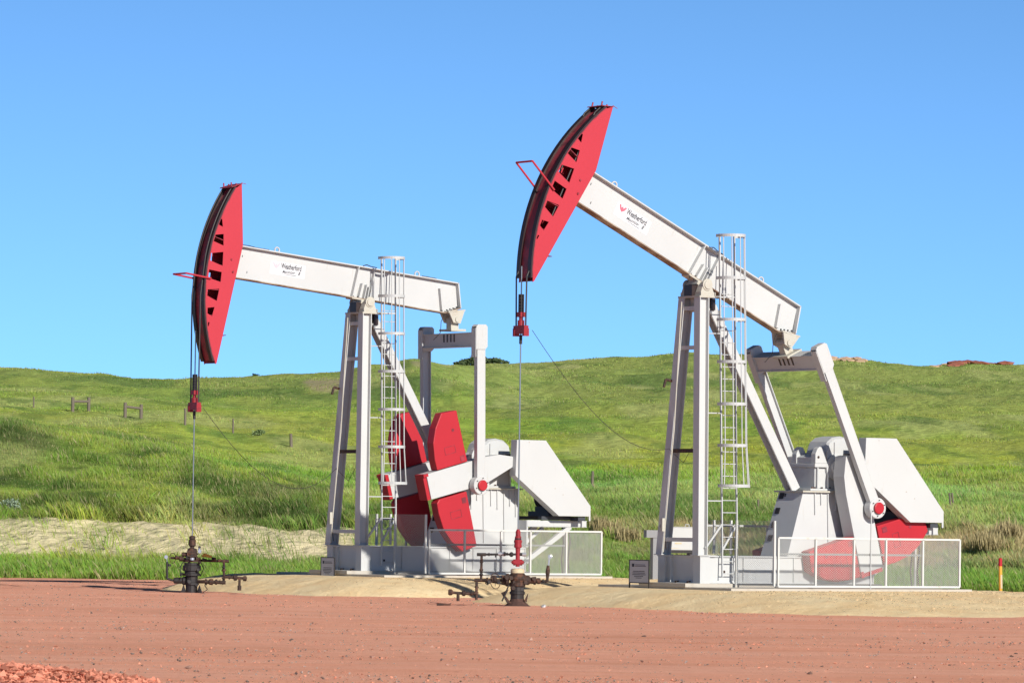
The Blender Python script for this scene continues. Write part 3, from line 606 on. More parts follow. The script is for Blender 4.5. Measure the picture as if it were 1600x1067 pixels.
    q.tube((-4.5, -.3, 2.68), (-4.36, -.34, 2.66), .008, 5); q.build('top_cap', 'greasy', head)
    for x, z in ((-4.555, .542), (-4.473, .21)):
        q = MB(); q.tube((x, -0.33, z), (x, -0.29, z), 0.028, 8); q.build('bolt', 'greasy', head)
    # fold-out bar in front of the face
    if sd == 'R': e0, e1 = (-5.26, -.03), (-6.05, .27)
    else: e0, e1 = (-5.26, -.04), (-5.95, -.04)
    q = MB(); q.path([(e0[0] + .1, -.34, e0[1] - .03), (e1[0], -.34, e1[1]), (e1[0], .36, e1[1]), (e0[0] + .1, .36, e0[1] - .03)], 0.026, 8); q.build('wireline_guard', 'head_red', head)
    # ---- bridle, carrier, rod
    zc = 6.33 if sd == 'R' else 4.60; zb = 1.40 if sd == 'R' else 0.98; CX = -5.40
    q = MB()
    for s in (-1, 1):
        q.cut(); pts = [(CX, s * 0.205, zc), (CX, s * .225, PZ)]
        for a in np.linspace(math.degrees(PI) - math.degrees(be) if False else 180 - math.degrees(be), A0, 16):
            c = arc(5.372, a, a, 2)[0]; w = rot(c, be); pts.append((w[0], s * 0.225, PZ + w[1]))
        q.path(pts, 0.020, 6)
    q.build('bridle_cable', 'wire', root)
    q = MB(); q.box(CX - .065, CX + .065, -.235, .235, zc - .11, zc + .09); q.box(CX - .075, CX + .075, -.245, -.17, zc - .17, zc + .02); q.box(CX - .075, CX + .075, .17, .245, zc - .17, zc + .02)
    q.tube((CX, 0, zc + .09), (CX, 0, zc + .22), .085, 12); q.tube((CX, 0, zc + .22), (CX, 0, zc + .30), .05, 12); q.box(CX - .07, CX + .07, -.08, .08, zc + .30, zc + .42); q.tube((CX + .1, .05, zc + .36), (CX + .17, .05, zc + .36), .03, 8)
    q.build('carrier_bar', 'dull_red', root)
    q = MB(); q.box(CX - .045, CX + .045, -.06, .06, zc + .42, zc + .86)
    for z in np.arange(zc + .45, zc + .84, .075): q.tube((CX, 0, z), (CX, 0, z + .035), .068, 10)
    q.cut(); q.tube((CX, 0, zc - .36), (CX, 0, zc - .14), .04, 10); q.build('rod_clamp', 'black', root)
    q = MB(); q.tube((CX, 0, zb), (CX, 0, zc + (1.55 if sd == 'R' else 2.05)), .018, 8); q.build('polished_rod', 'rod', root)
    q = MB()
    if sd == 'R': c0, c1, sag, n_ = (CX + .2, -.2, zc - .02), (-0.45, .52, 3.50), 0.75, 14
    else: c0, c1, sag, n_ = (CX + .15, -.2, zc - .05), (-0.45, .50, 2.98), 1.15, 14
    pts = []
    for i in range(n_ + 1):
        t = i / n_; pts.append((c0[0] + (c1[0] - c0[0]) * t, c0[1] + (c1[1] - c0[1]) * t, c0[2] + (c1[2] - c0[2]) * t - sag * 4 * t * (1 - t) * (0.75 + .5 * t)))
    q.path(pts, 0.0075, 5); q.path([c1, (-.42, .4, c1[2] - .1), (-.3, .1, c1[2] - .35), (-.25, -.2, c1[2] + .05), (-.35, -.6, c1[2] + .05)], .006, 5); q.build('signal_cable', 'wire', root)
    # ---- crank linkage
    ca = P['crank']; ud = Vector((0.254, 0, -0.967)); wd = Vector((0.967, 0, 0.254))
    if sd == 'L': ud, wd = Vector((-0.967, 0, -0.254)), Vector((0.254, 0, -0.967))
    def cl_(u, w): q_ = ud * u + wd * w; return (SH[0] + q_.x, SH[1] + q_.z)
    pin = cl_(1.135, .27); Tb = rot((3.08, -.06), be); T = (Tb[0], Tb[1] + PZ)
    pd = Vector((T[0] - pin[0], 0, T[1] - pin[1])).normalized(); pn = Vector((pd.z, 0, -pd.x))
    def pl(a, b): q_ = Vector((pin[0], 0, pin[1])) + pd * a + pn * b; return (q_.x, q_.z)
    offs = {'R': (1.63, 1.70), 'L': (1.48, 1.25)}[sd]
    for s in (-1, 1):
        ys = lambda y: s * y
        def yr(a, b): return (min(s * a, s * b), max(s * a, s * b))
        q = MB(); q.prism([cl_(*c) for c in ((2.69, -.43), (2.69, .29), (.95, .31), (.70, .28), (-.22, .06), (-.33, -.06), (-.33, -.20), (.15, -.38), (.6, -.43))], *yr(.76, 1.2))
        crank = q.build('crank_arm', 'white', root)
        q = MB(); q.prism([cl_(*c) for c in ((2.695, -.435), (2.695, .295), (2.80, .295), (2.80, -.435))], *yr(.76, 1.16))
        q.prism([cl_(*c) for c in ((2.64, -.44), (2.64, -.36), (2.8, -.36), (2.8, -.44))], *yr(1.16, 1.21)); q.build('end_stop', 'red', crank)
        for side, of in ((1, offs[0]), (-1, offs[1])):
            sh = [(0, .36 if side > 0 else .45), (0.02, 1.93), (.54, 1.97), (.83, 1.60), (1.0, 1.22), (1.06, .75), (1.05, .45), (0.95, .45 if side < 0 else .36)]
            q = MB(); q.prism([cl_(of + a, side * b) for a, b in sh], *yr(.86, 1.19)); w = q.build('counterweight', 'red', crank, bevel=0.02)
            q = MB()
            c = cl_(of + .28, side * 1.42); q.tube((c[0], s * 1.17, c[1]), (c[0], s * 1.198, c[1]), .045, 12)
            q.cut()
            for a in (.08,):
                h_ = [cl_(of + a, side * .50), cl_(of + a + .14, side * .50), cl_(of + a + .14, side * .66), cl_(of + a, side * .66)]; q.prism(h_, *yr(1.18, 1.2)); q.cut()
            fr = [(of + .32, .80), (of + .68, .80), (of + .68, 1.0), (of + .32, 1.0)]
            for i in range(4):
                a, b = fr[i], fr[(i + 1) % 4]; pa, pb = cl_(a[0], side * a[1]), cl_(b[0], side * b[1]); q.bar((pa[0], s * 1.193, pa[1]), (pb[0], s * 1.193, pb[1]), .008, .014, (0, 1, 0))
            q.build('casting_mark', 'greasy', crank)
        # pitman
        q = MB(); yc = s * 1.38
        q.bar((pl(.2, 0)[0], yc, pl(.2, 0)[1]), (pl(4.0, 0)[0], yc, pl(4.0, 0)[1]), .016, .25, (0, 1, 0))
        for b in (-.125, .125): q.bar((pl(.2, b)[0], yc, pl(.2, b)[1]), (pl(4.1, b)[0], yc, pl(4.1, b)[1]), .16, .022, (0, 1, 0))
        q.bar((pl(.2, 0)[0], s * 1.452, pl(.2, 0)[1]), (pl(4.0, 0)[0], s * 1.452, pl(4.0, 0)[1]), .012, .228, (0, 1, 0))
        pit = q.build('pitman_arm', 'white', root)
        q = MB(); q.prism([pl(3.82, -.18), pl(4.46, -.18), pl(4.52, -.12), pl(4.52, .14), pl(4.46, .20), pl(3.90, .20), pl(3.82, .12)], *yr(1.456, 1.48)); q.prism([pl(3.82, -.18), pl(4.46, -.18), pl(4.52, -.12), pl(4.52, .14), pl(4.46, .20), pl(3.90, .20), pl(3.82, .12)], *yr(1.24, 1.262))
        q.prism([pl(4.46, -.18), pl(4.52, -.12), pl(4.52, .14), pl(4.46, .20)], *yr(1.262, 1.456)); q.bar((pl(3.6, -.19)[0], s * 1.36, pl(3.6, -.19)[1]), (pl(4.42, -.19)[0], s * 1.36, pl(4.42, -.19)[1]), .22, .02, (0, 1, 0))
        q.build('equalizer_clevis', 'white', pit)
        q = MB(); q.lathe((pin[0], s * 1.24, pin[1]), (0, s, 0), [(.25, 0), (.265, .02), (.265, .24), (.25, .25)], 28); q.build('bearing_housing', 'white', pit)
        q = MB(); q.lathe((pin[0], s * 1.51, pin[1]), (0, s, 0), [(.15, 0), (.15, .045), (.13, .055), (.05, .055)], 22); q.build('bearing_cap', 'red', pit)
        q = MB()
        for a in range(6): an = a * PI / 3 + .4; q.tube((pin[0] + .205 * math.cos(an), s * 1.51, pin[1] + .205 * math.sin(an)), (pin[0] + .205 * math.cos(an), s * 1.525, pin[1] + .205 * math.sin(an)), .016, 6); q.cut()
        q.tube((pin[0], s * 1.1, pin[1]), (pin[0], s * 1.26, pin[1]), .11, 14); q.build('bolt', 'black', pit)
    # equalizer: hangs under the tail bearing
    q = MB(); ec = pl(4.62 - .52, 0); e_up = Vector((pd.x, 0, pd.z)); cc = Vector((ec[0], 0, ec[1]))
    q.bar(cc + Vector((0, -1.24, 0)) + e_up * .19, cc + Vector((0, 1.24, 0)) + e_up * .19, .025, .36, e_up); q.bar(cc + Vector((0, -1.24, 0)) - e_up * .19, cc + Vector((0, 1.24, 0)) - e_up * .19, .025, .36, e_up)
    for d_ in (-.13, .13): q.bar(cc + Vector((0, -1.24, 0)) + pn * d_, cc + Vector((0, 1.24, 0)) + pn * d_, .36, .02, e_up)
    eq = q.build('equalizer', 'white', root)
    q = MB()
    for y in (-.3, -.13, .05, .22): q.bar(cc + Vector((0, y, 0)) - pn * .142 + e_up * .17, cc + Vector((0, y, 0)) - pn * .142 - e_up * .05, .02, .05, pn)
    q.build('oil_stain', 'grease', eq)
    q = MB(); Tv = Vector((T[0], 0, T[1])); q.tube(Tv + Vector((0, -.2, 0)), Tv + Vector((0, .2, 0)), .12, 16); q.bar(Tv - e_up * .32, Tv, .24, .26, (0, 1, 0)); q.bar(Tv - e_up * .33, Tv - e_up * .27, .62, .5, (0, 1, 0))
    q.build('bearing_pedestal', 'cream', eq)
    bu = Vector((math.sin(be), 0, math.cos(be))); bx = Vector((math.cos(be), 0, -math.sin(be)))
    q = MB()
    for s in (-1, 1):
        b0 = Tv + Vector((0, s * .22, 0)); q.prism([(b0 + bx * a + bu * c).xz[:] if False else ((b0 + bx * a + bu * c).x, (b0 + bx * a + bu * c).z) for a, c in ((-.12, -.1), (.12, -.1), (.22, .27), (-.3, .17))], s * .22 - .03, s * .22 + .03)
    q.bar(Tv + bx * -.32 + bu * .17, Tv + bx * .24 + bu * .30, .5, .04, (0, 1, 0)); q.tube(Tv + Vector((0, -.28, 0)), Tv + Vector((0, .28, 0)), .08, 12)
    q.build('tail_bearing', 'cream', root)
    q = MB(); a_ = Tv - bx * .30 + bu * .1; q.path([a_, a_ + Vector((-.1, 0, -.2)), a_ + Vector((-.08, .05, -.5)), a_ + Vector((-.25, .15, -.72))], .01, 5); q.build('grease_hose', 'black', root)
    # ---- pedestal and gearbox
    q = MB(); q.add([(2.53, -.56, .83), (5.09, -.56, .83), (5.09, .56, .83), (2.53, .56, .83), (3.06, -.5, 2.46), (5.07, -.5, 2.46), (5.07, .5, 2.46), (3.06, .5, 2.46)],
                    [(3, 2, 1, 0), (4, 5, 6, 7), (0, 1, 5, 4), (1, 2, 6, 5), (2, 3, 7, 6), (3, 0, 4, 7)]); ped = q.build('gearbox_pedestal', 'white', root)
    q = MB(); q.box(2.98, 5.15, -.60, .60, 2.46, 2.502); q.build('top_plate', 'cream', ped)
    q = MB()
    for x, z in ((3.42, 1.9), (3.62, 2.15), (3.84, .95), (4.1, 2.0), (4.32, 1.9), (4.55, .98), (4.75, 2.0), (4.95, 1.7)):
        y0_ = -.56 + .06 * (z - .83) / 1.63; q.bar((x, -.515, 2.46), (x, y0_ - .02, z), .05, .03, (0, 1, 0)); q.cut()
    q.build('rib', 'white', ped)
    q = MB()
    for z in (2.36, 1.98, 1.62, 1.28): xx_ = 2.53 + .53 * (z - .83) / 1.63; q.bar((xx_ - .030, .34, z - .075), (xx_ + .019, .34, z + .075), .17, .03, (0, 1, 0)); q.cut()
    q.bar((3.03, .2, 2.3), (3.05, .2, 2.42), .06, .03, (0, 1, 0)); q.build('access_hole', 'black', ped)
    q = MB(); q.box(3.30, 4.98, -.50, .50, 2.504, 2.56); q.box(3.50, 4.86, -.41, .41, 2.56, 3.10); q.box(3.44, 4.92, -.50, .50, 3.10, 3.20)
    for s in (-1, 1):
        q.prism([(3.46, 3.2), (3.46, 3.44), (3.53, 3.58), (3.60, 3.63), (3.68, 3.61), (3.75, 3.5), (3.86, 3.2)], min(s * .30, s * .49), max(s * .30, s * .49))
        for x in (3.55, 3.9, 4.8): q.prism([(x - .02, 2.56), (x + .02, 2.56), (x + .02, 3.1), (x - .02, 3.1)], min(s * .41, s * .49), max(s * .41, s * .49))
    q.prism([(3.48, 3.2), (3.48, 3.36), (3.86, 3.52), (3.9, 3.2)], -.30, .30)
    gb = q.build('gearbox', 'white', root, bevel=0.015)
    q = MB(); prof = [(3.82, 3.2), (3.84, 3.50), (3.94, 3.76), (4.10, 3.87), (4.35, 3.91), (4.62, 3.86), (4.80, 3.72), (4.86, 3.45), (4.86, 3.2)]
    n_ = len(prof); V = []; 
    for y, sc in ((-.42, .93), (-.34, 1.0), (.34, 1.0), (.42, .93)): V += [(4.35 + (x - 4.35) * sc, y, 3.2 + (z - 3.2) * sc) for x, z in prof]
    Fs = [tuple(range(n_)), tuple(range(4 * n_ - 1, 3 * n_ - 1, -1))]
    for a in range(3):
        for i in range(n_): Fs.append((a * n_ + i, (a + 1) * n_ + i, (a + 1) * n_ + (i + 1) % n_, a * n_ + (i + 1) % n_))
    q.add(V, Fs); q.prism([(4.1, 3.3), (4.1, 3.75), (4.28, 3.3)], -.46, -.42); q.build('gear_cover', 'white', gb)
    q = MB()
    for s in (-1, 1): q.lathe((SH[0], s * .41, SH[1]), (0, s, 0), [(.34, 0), (.34, .08), (.22, .10), (.22, .20), (.15, .22), (.15, .36)], 24); q.cut()
    q.build('slow_shaft', 'white', gb)
    q = MB()
    for x in (3.38, 3.46, 3.7, 3.95, 4.3): q.tube((x, -.46, 2.56), (x, -.46, 2.60), .026, 8); q.cut(); q.tube((x + .12, -.46, 3.2), (x + .12, -.46, 3.235), .018, 8); q.cut()
    q.tube((3.35, .45, 2.56), (3.35, .45, 2.62), .03, 8); q.cut(); q.tube((3.55, -.495, 3.36), (3.55, -.50, 3.36), .035, 8); q.build('bolt', 'rust', gb)
    q = MB()
    if sd == 'R': q.tube((4.45, -.68, 3.05), (4.28, -.7, 1.1), .028, 8)
    q.box(4.36, 4.6, -.78, -.5, 3.34, 3.46); q.box(4.40, 4.54, -.70, -.56, 3.1, 3.34); q.build('brake_linkage', 'rust', gb)
    # ---- belt guard
    gp = [(4.40, 3.868), (5.40, 3.868), (6.985, 2.02), (6.985, 1.73), (5.88, 1.73), (4.36, 2.85)]
    q = MB(); q.prism(gp, -1.37, -1.07); q.box(6.93, 6.985, -1.37, -1.345, 1.60, 1.735); q.box(6.93, 6.985, -1.09, -1.07, 1.6, 1.735); bg_ = q.build('belt_guard', 'white', root, bevel=.008)
    q = MB(); q.box(6.0, 6.02, -1.376, -1.371, 2.33, 2.35); q.cut(); q.box(4.8, 4.83, -1.376, -1.371, 3.8, 3.815); q.cut(); q.box(5.72, 5.75, -1.376, -1.371, 2.5, 2.52); q.build('scratch', 'rust_edge', bg_)
    q = MB(); q.tube((4.75, -1.07, 3.15), (4.75, -.5, 3.15), .09, 12); q.tube((6.3, -1.07, 2.25), (6.3, -.75, 2.25), .05, 12); q.build('input_shaft', 'dark', root)
    # ---- motor and its rack
    q = MB(); q.tube((6.3, -.78, 2.2), (6.3, .12, 2.2), .26, 18); q.tube((6.3, -.88, 2.2), (6.3, -.78, 2.2), .20, 18); q.box(6.0, 6.6, -.65, 0, 1.86, 2.0)
    for y in np.arange(-.7, .05, .09): q.tube((6.3, y, 2.2), (6.3, y + .03, 2.2), .285, 18)
    q.build('motor', 'dark', root)
    q = MB(); q.box(5.55, 6.9, -.98, -.80, 1.62, 1.72); q.cut(); q.box(5.55, 6.9, .2, .38, 1.62, 1.72); q.box(5.9, 6.7, -.8, .2, 1.72, 1.86); q.box(6.6, 6.85, -1.3, -.9, 1.60, 1.72); q.build('slide_rail', 'dark', root)
    q = MB()
    for s in (-1, 1): q.ibeam((5.09, s * .88, 1.51), (7.15, s * .88, 1.51), .10, .19, (0, 0, 1), .015, .02); q.bar((5.09, s * .935, 1.51), (7.15, s * .935, 1.51), .01, .16, (0, 1, 0))
    q.ibeam((7.12, -.93, 1.51), (7.12, .93, 1.51), .1, .18, (0, 0, 1)); q.ibeam((5.6, -.93, 1.51), (5.6, .93, 1.51), .1, .18, (0, 0, 1)); q.box(5.07, 5.12, -.93, .93, .83, 1.6)
    for s in (-1, 1): q.bar((6.62, s * .86, 1.43), (5.12, s * .80, .42), .12, .13, (0, 1, 0)); q.bar((6.0, s * .4, 1.4), (5.12, s * .4, .75), .08, .08, (0, 1, 0))
    q.build('motor_rack', 'white', root)
    q = MB()
    for x in (6.55, 6.78): q.path([(x, -.6, 1.42), (x + .03, -.62, 1.0), (x - .02, -.6, .5), (x + .03, -.6, .05)], .022, 6); q.cut()
    q.build('power_conduit', 'rust', root)
    # ---- ladder with cage
    lx0, lx1 = .12, .585
    LX = lambda z: .215 * (z - .3) / 8.6
    LY = lambda z: -1.02 + .57 * (z - .3) / 8.6
    q = MB()
    for x in (lx0, lx1): q.bar((x, LY(.3), .30), (x + LX(8.92), LY(8.92), 8.92), .05, .03, (0, 1, 0))
    ladder = q.build('ladder', 'galv', root)
    q = MB(); z = .385
    while z < 7.6: q.tube((lx0 + LX(z), LY(z), z), (lx1 + LX(z), LY(z), z), .013, 6); q.cut(); z += .3048
    q.build('rung', 'galv', ladder)
    def hp(a, z, R=.345): c_ = (lx0 + lx1) / 2 + LX(z); return (c_ + R * math.cos(math.radians(a)), LY(z) - .18 + R * 1.12 * math.sin(math.radians(a)), z)
    hz_ = (8.87, 7.80, 6.75, 5.69, 4.63, 3.59, 2.58)
    q = MB()
    for z in hz_:
        n_ = 16; pts = [(hp(180, z)[0], LY(z), z)] + [hp(180 + 180 * i / n_, z, .345 if z > 2.6 else .40) for i in range(n_ + 1)] + [(hp(0, z)[0], LY(z), z)]
        for a, b in zip(pts, pts[1:]): q.bar(a, b, .075, .008, (0, 0, 1))
        q.bar((pts[0][0], LY(z), z), (lx0 + LX(z), LY(z), z), .075, .008, (0, 0, 1)); q.bar((pts[-1][0], LY(z), z), (lx1 + LX(z), LY(z), z), .075, .008, (0, 0, 1)); q.cut()
    q.build('cage_hoop', 'galv', ladder)
    q = MB()
    for a in (196, 232, 270, 308, 344): q.path([hp(a, 8.9, .335), hp(a, 3.59, .335), hp(a, 2.56, .39)], .014, 6); q.cut()
    q.build('cage_bar', 'galv', ladder)
    q = MB()
    q.bar((lx0 + LX(1.6), LY(1.6), 1.62), (-.27, -.82, 1.02), .04, .05); q.cut(); q.bar((lx1 + LX(1.6), LY(1.6), 1.62), (.16, -.88, .9), .04, .05); q.cut()
    for z in (2.2, 4.4, 6.4): t = (z - .83) / 6.47; q.bar((lx0 + LX(z), LY(z), z), (-.25 + .29 * t, -.77 + .44 * t, z), .04, .03); q.cut()
    q.bar((lx0 + LX(7.3), LY(7.3), 7.33), (.25, -.4, 7.33), .05, .04); q.cut(); q.bar((lx1 + LX(7.3), LY(7.3), 7.33), (.3, -.4, 7.33), .05, .04)
    q.build('ladder_bracket', 'galv', ladder)
    return root
pump('R', 'nearer white pump jack on the right, red horse head raised high, beam sloping steeply', 'logo_red')
pump('L', 'farther white pump jack on the left, beam nearly level and red counterweights upright', 'logo_pale')
# ------------------------------------------------------------------ concrete slab and guard fence of each unit
def slab(sd, label):
    q = MB(); q.box(-0.95, 6.75, -2.80, 2.80, -0.35, 0.045); q.box(-1.0, 5.3, -0.98, 0.98, 0.045, 0.137)
    o = q.build('concrete_slab', 'concrete'); o.location = (PUMPS[sd]['X'], PUMPS[sd]['Y'], PUMPS[sd]['z']); o.rotation_euler = (0, 0, YAW); tag(o, label, 'concrete slab', kind='structure')
slab('R', 'concrete slab under the nearer pump jack'); slab('L', 'concrete slab under the farther pump jack')
def fence(sd, label):
    P = PUMPS[sd]; root = thing('guard_fence', (P['X'], P['Y'], P['z']), YAW, label, 'fence', 'guard fences around the cranks')
    YN, z0, z1 = -2.64, .07, 1.30
    posts = [.62, 1.80, 3.02, 4.05 if sd == 'R' else 4.02, 5.25, 6.46]
    def frame(p0, p1, zl, zh, pts, nm='frame'):
        q = MB(); q.bar((*p0, zh), (*p1, zh), .05, .05); q.bar((*p0, zl), (*p1, zl), .06, .05); q.build('rail', 'mesh_rail', root)
        for t in pts:
            q = MB(); x = p0[0] + (p1[0] - p0[0]) * t; y = p0[1] + (p1[1] - p0[1]) * t; q.bar((x, y, zl), (x, y, zh), .05, .05); q.build('fence_post', 'mesh_rail', root)
        q = MB(); d = Vector((p1[0] - p0[0], p1[1] - p0[1], 0)).normalized(); nrm = Vector((-d.y, d.x, 0)) * .012
        q.add([Vector((*p0, zl)) + nrm, Vector((*p1, zl)) + nrm, Vector((*p1, zh)) + nrm, Vector((*p0, zh)) + nrm], [(0, 1, 2, 3)]); q.build('mesh_panel', 'mesh', root)
    frame((.62, YN), (6.46, YN), z0 + .03, z1, [(x - .62) / 5.84 for x in posts])
    frame((6.46, YN + .04), (6.46, 2.64), z0 + .03, z1, (.33, .66, 1))
    frame((6.40, 2.64), (2.3, 2.64), z0 + .03, z1 + .28, (.25, .5, .75, 1))
    frame((.50, YN), (.50, -1.06), z0 + .03, 1.72, (0, .98)); frame((.50, -.86), (.50, .42), .87, 1.72, (0, .55, 1)) 
    q = MB(); q.bar((.50, YN, 1.31), (.50, .42, 1.31), .03, .04); q.bar((.62, YN + .03, .90), (5.25, YN + .03, .90), .02, .05); q.build('mid_rail', 'rail_shade', root)
    if sd == 'R':
        q = MB(); q.tube((3.54, YN - .03, -.03), (3.54, YN - .03, 2.05), .016, 8); q.build('earth_rod', 'galv', root)
    q = MB()
    for x in (1.55, 3.7, 5.9): q.box(x, x + .14, YN - .06, YN - .01, .01, .055); q.cut()
    q.build('anchor_foot', 'rust', root)
fence('R', 'white expanded metal guard fence around the nearer pump jack crank'); fence('L', 'white expanded metal guard fence around the farther pump jack crank')
# ------------------------------------------------------------------ wellheads
def fittings(root, pts, seed):
    r = random.Random(seed)
    for (x, z, rad, ln, ax) in pts:
        q = MB(); a = {'x': (1, 0, 0), 'y': (.3, -1, 0), 'z': (0, 0, 1)}[ax]; y = r.uniform(-.12, -.02)
        q.lathe((x, y, z), a, [(rad * .7, 0), (rad, ln * .12), (rad, ln * .4), (rad * .6, ln * .5), (rad * .6, ln * .8), (rad * .85, ln)], 8); q.build('pipe_fitting', r.choice(('rust', 'black', 'rust', 'chrome')) if rad < .045 else r.choice(('rust', 'black')), root)
def wellhead_left():
    w = l2w('L', -5.40, 0); K = .00295
    root = thing('wellhead', (w[0], w[1], 0), 0, 'dark rusty wellhead below the left horse head with side pipes', 'wellhead', 'wellheads on the pad')
    X = lambda a: (a - 358) * K; Z = lambda b: (872 - b) * K
    q = MB(); q.lathe((0, 0, -.05), (0, 0, 1), [(.16, 0), (.16, Z(800) + .05)], 14); q.lathe((0, 0, Z(800)), (0, 0, 1), [(.20, 0), (.20, .06), (.17, .07), (.17, .24), (.24, .25), (.24, .31), (.2, .32), (.2, .38), (.25, .39), (.25, .52), (.21, .54), (.21, .60)], 18)
    for s in (-1, 1): q.prism([(X(358) + s * .14, 0), (X(358) + s * .30, -.02), (X(358) + s * .22, .22)], -.05, .05)
    q.build('casing_head', 'black', root)
    q = MB(); q.lathe((0, 0, Z(590)), (0, 0, 1), [(.24, 0), (.24, .05), (.12, .06), (.12, .2), (.16, .21), (.16, .25)], 16); q.box(-.13, .13, -.12, .12, Z(540), Z(480)); q.tube((X(265), 0, Z(520)), (X(265) + .14, 0, Z(520)), .06, 12); q.build('flow_cross', 'rust', root)
    q = MB(); q.lathe((0, 0, Z(480)), (0, 0, 1), [(.13, 0), (.13, .04), (.06, .06), (.06, .1), (.10, .12), (.10, .28), (.07, .30), (.085, .31), (.085, .38), (.03, .4)], 14); q.build('stuffing_box', 'rust', root)
    q = MB(); q.path([(X(160), 0, Z(552)), (X(480), 0, Z(575)), (X(700), 0, Z(578))], .035, 10); q.tube((X(240), 0, Z(560)), (X(280), 0, Z(560)), .07, 12); q.tube((X(540), 0, Z(562)), (X(580), 0, Z(566)), .06, 12)
    q.path([(X(655), 0, Z(580)), (X(655), 0, Z(785))], .036, 10); q.tube((X(655), 0, Z(670)), (X(655), 0, Z(650)), .055, 10); q.tube((X(640), 0, Z(575)), (X(700), 0, Z(575)), .045, 10); q.build('flow_line', 'rust', root)
    q = MB(); q.path([(X(400), 0, Z(770)), (X(480), -.1, Z(768)), (X(675), -.1, Z(775))], .05, 10); q.lathe((X(520), -.1, Z(770)), (1, 0, 0), [(.06, 0), (.085, .02), (.085, .10), (.06, .12)], 12); q.path([(X(665), -.1, Z(722)), (X(850), -.1, Z(733))], .038, 10)
    q.lathe((X(745), -.1, Z(728)), (1, 0, 0), [(.045, 0), (.08, .02), (.08, .09), (.045, .11)], 12); q.lathe((X(835), -.1, Z(735)), (1, 0, 0), [(.04, 0), (.07, .01), (.07, .09), (.02, .11)], 12); q.path([(X(803), -.1, Z(735)), (X(803), -.1, Z(835))], .035, 10); q.tube((X(803), -.1, Z(800)), (X(803), -.1, Z(845)), .055, 10); q.build('lower_pipe', 'rust', root)
    q = MB(); q.path([(X(290), 0, Z(765)), (X(180), -.05, Z(760)), (X(132), -.05, Z(745)), (X(130), -.05, Z(590))], .032, 10); q.lathe((X(190), -.03, Z(762)), (1, 0, 0), [(.05, 0), (.085, .03), (.085, .24), (.12, .27), (.12, .33)], 14); q.tube((X(150), -.05, Z(632)), (X(150), -.05, Z(610)), .05, 10); q.build('side_pipe', 'black', root)
    q = MB(); q.ring((X(180), -.05, Z(555)), (.85, -.5, 0), .14, .010, 18, 5); q.tube((X(180), -.05, Z(555)), (X(230), 0, Z(555)), .015, 6); q.build('hand_wheel', 'rust', root)
    q = MB(); q.lathe((X(120), -.05, Z(545)), (0, -1, 0), [(.05, 0), (.05, .04)], 14); q.cut(); q.lathe((X(432), -.1, Z(490)), (0, -1, 0), [(.05, 0), (.05, .05)], 12); q.cut(); q.tube((X(425), -.1, Z(480)), (X(430), -.1, Z(450)), .03, 8); q.cut(); q.lathe((X(365), -.26, Z(570)), (0, 0, 1), [(.06, 0), (.06, .06)], 10); q.cut(); q.tube((X(130), -.05, Z(590)), (X(125), -.05, Z(550)), .015, 6); q.build('gauge', 'chrome', root)
    q = MB(); q.prism([(X(440), Z(540)), (X(500), Z(545)), (X(550), Z(548)), (X(540), Z(528)), (X(470), Z(505))], .02, .03); q.build('tag_plate', 'yellow', root)
    fittings(root, [(X(a), Z(b), r_, l_, ax) for a, b, r_, l_, ax in ((205, 548, .06, .12, 'x'), (300, 556, .075, .14, 'x'), (395, 560, .07, .13, 'x'), (455, 566, .05, .12, 'x'), (600, 572, .045, .1, 'x'), (655, 640, .05, .08, 'z'), (655, 740, .05, .08, 'z'), (480, 772, .085, .14, 'x'), (575, 770, .075, .15, 'x'), (640, 774, .06, .1, 'x'), (700, 724, .06, .1, 'x'), (430, 590, .04, .12, 'y'), (330, 600, .04, .1, 'y'), (250, 700, .06, .1, 'x'), (300, 650, .05, .14, 'y'), (410, 660, .05, .14, 'y'), (360, 690, .07, .1, 'y'), (330, 770, .06, .12, 'y'), (400, 800, .05, .1, 'y'), (350, 520, .04, .1, 'y'), (270, 780, .05, .16, 'x'), (425, 450, .035, .1, 'y'))], 4)
    q = MB(); q.path([(X(280), -.12, Z(590)), (X(250), -.14, Z(640)), (X(265), -.16, Z(720)), (X(240), -.1, Z(770))], .012, 5); q.cut(); q.path([(X(480), -.1, Z(800)), (X(510), -.15, Z(840)), (X(470), -.2, Z(866))], .012, 5); q.cut(); q.path([(X(440), 0, Z(590)), (X(470), -.1, Z(650)), (X(440), -.1, Z(720))], .012, 5); q.build('hose', 'black', root)
wellhead_left()
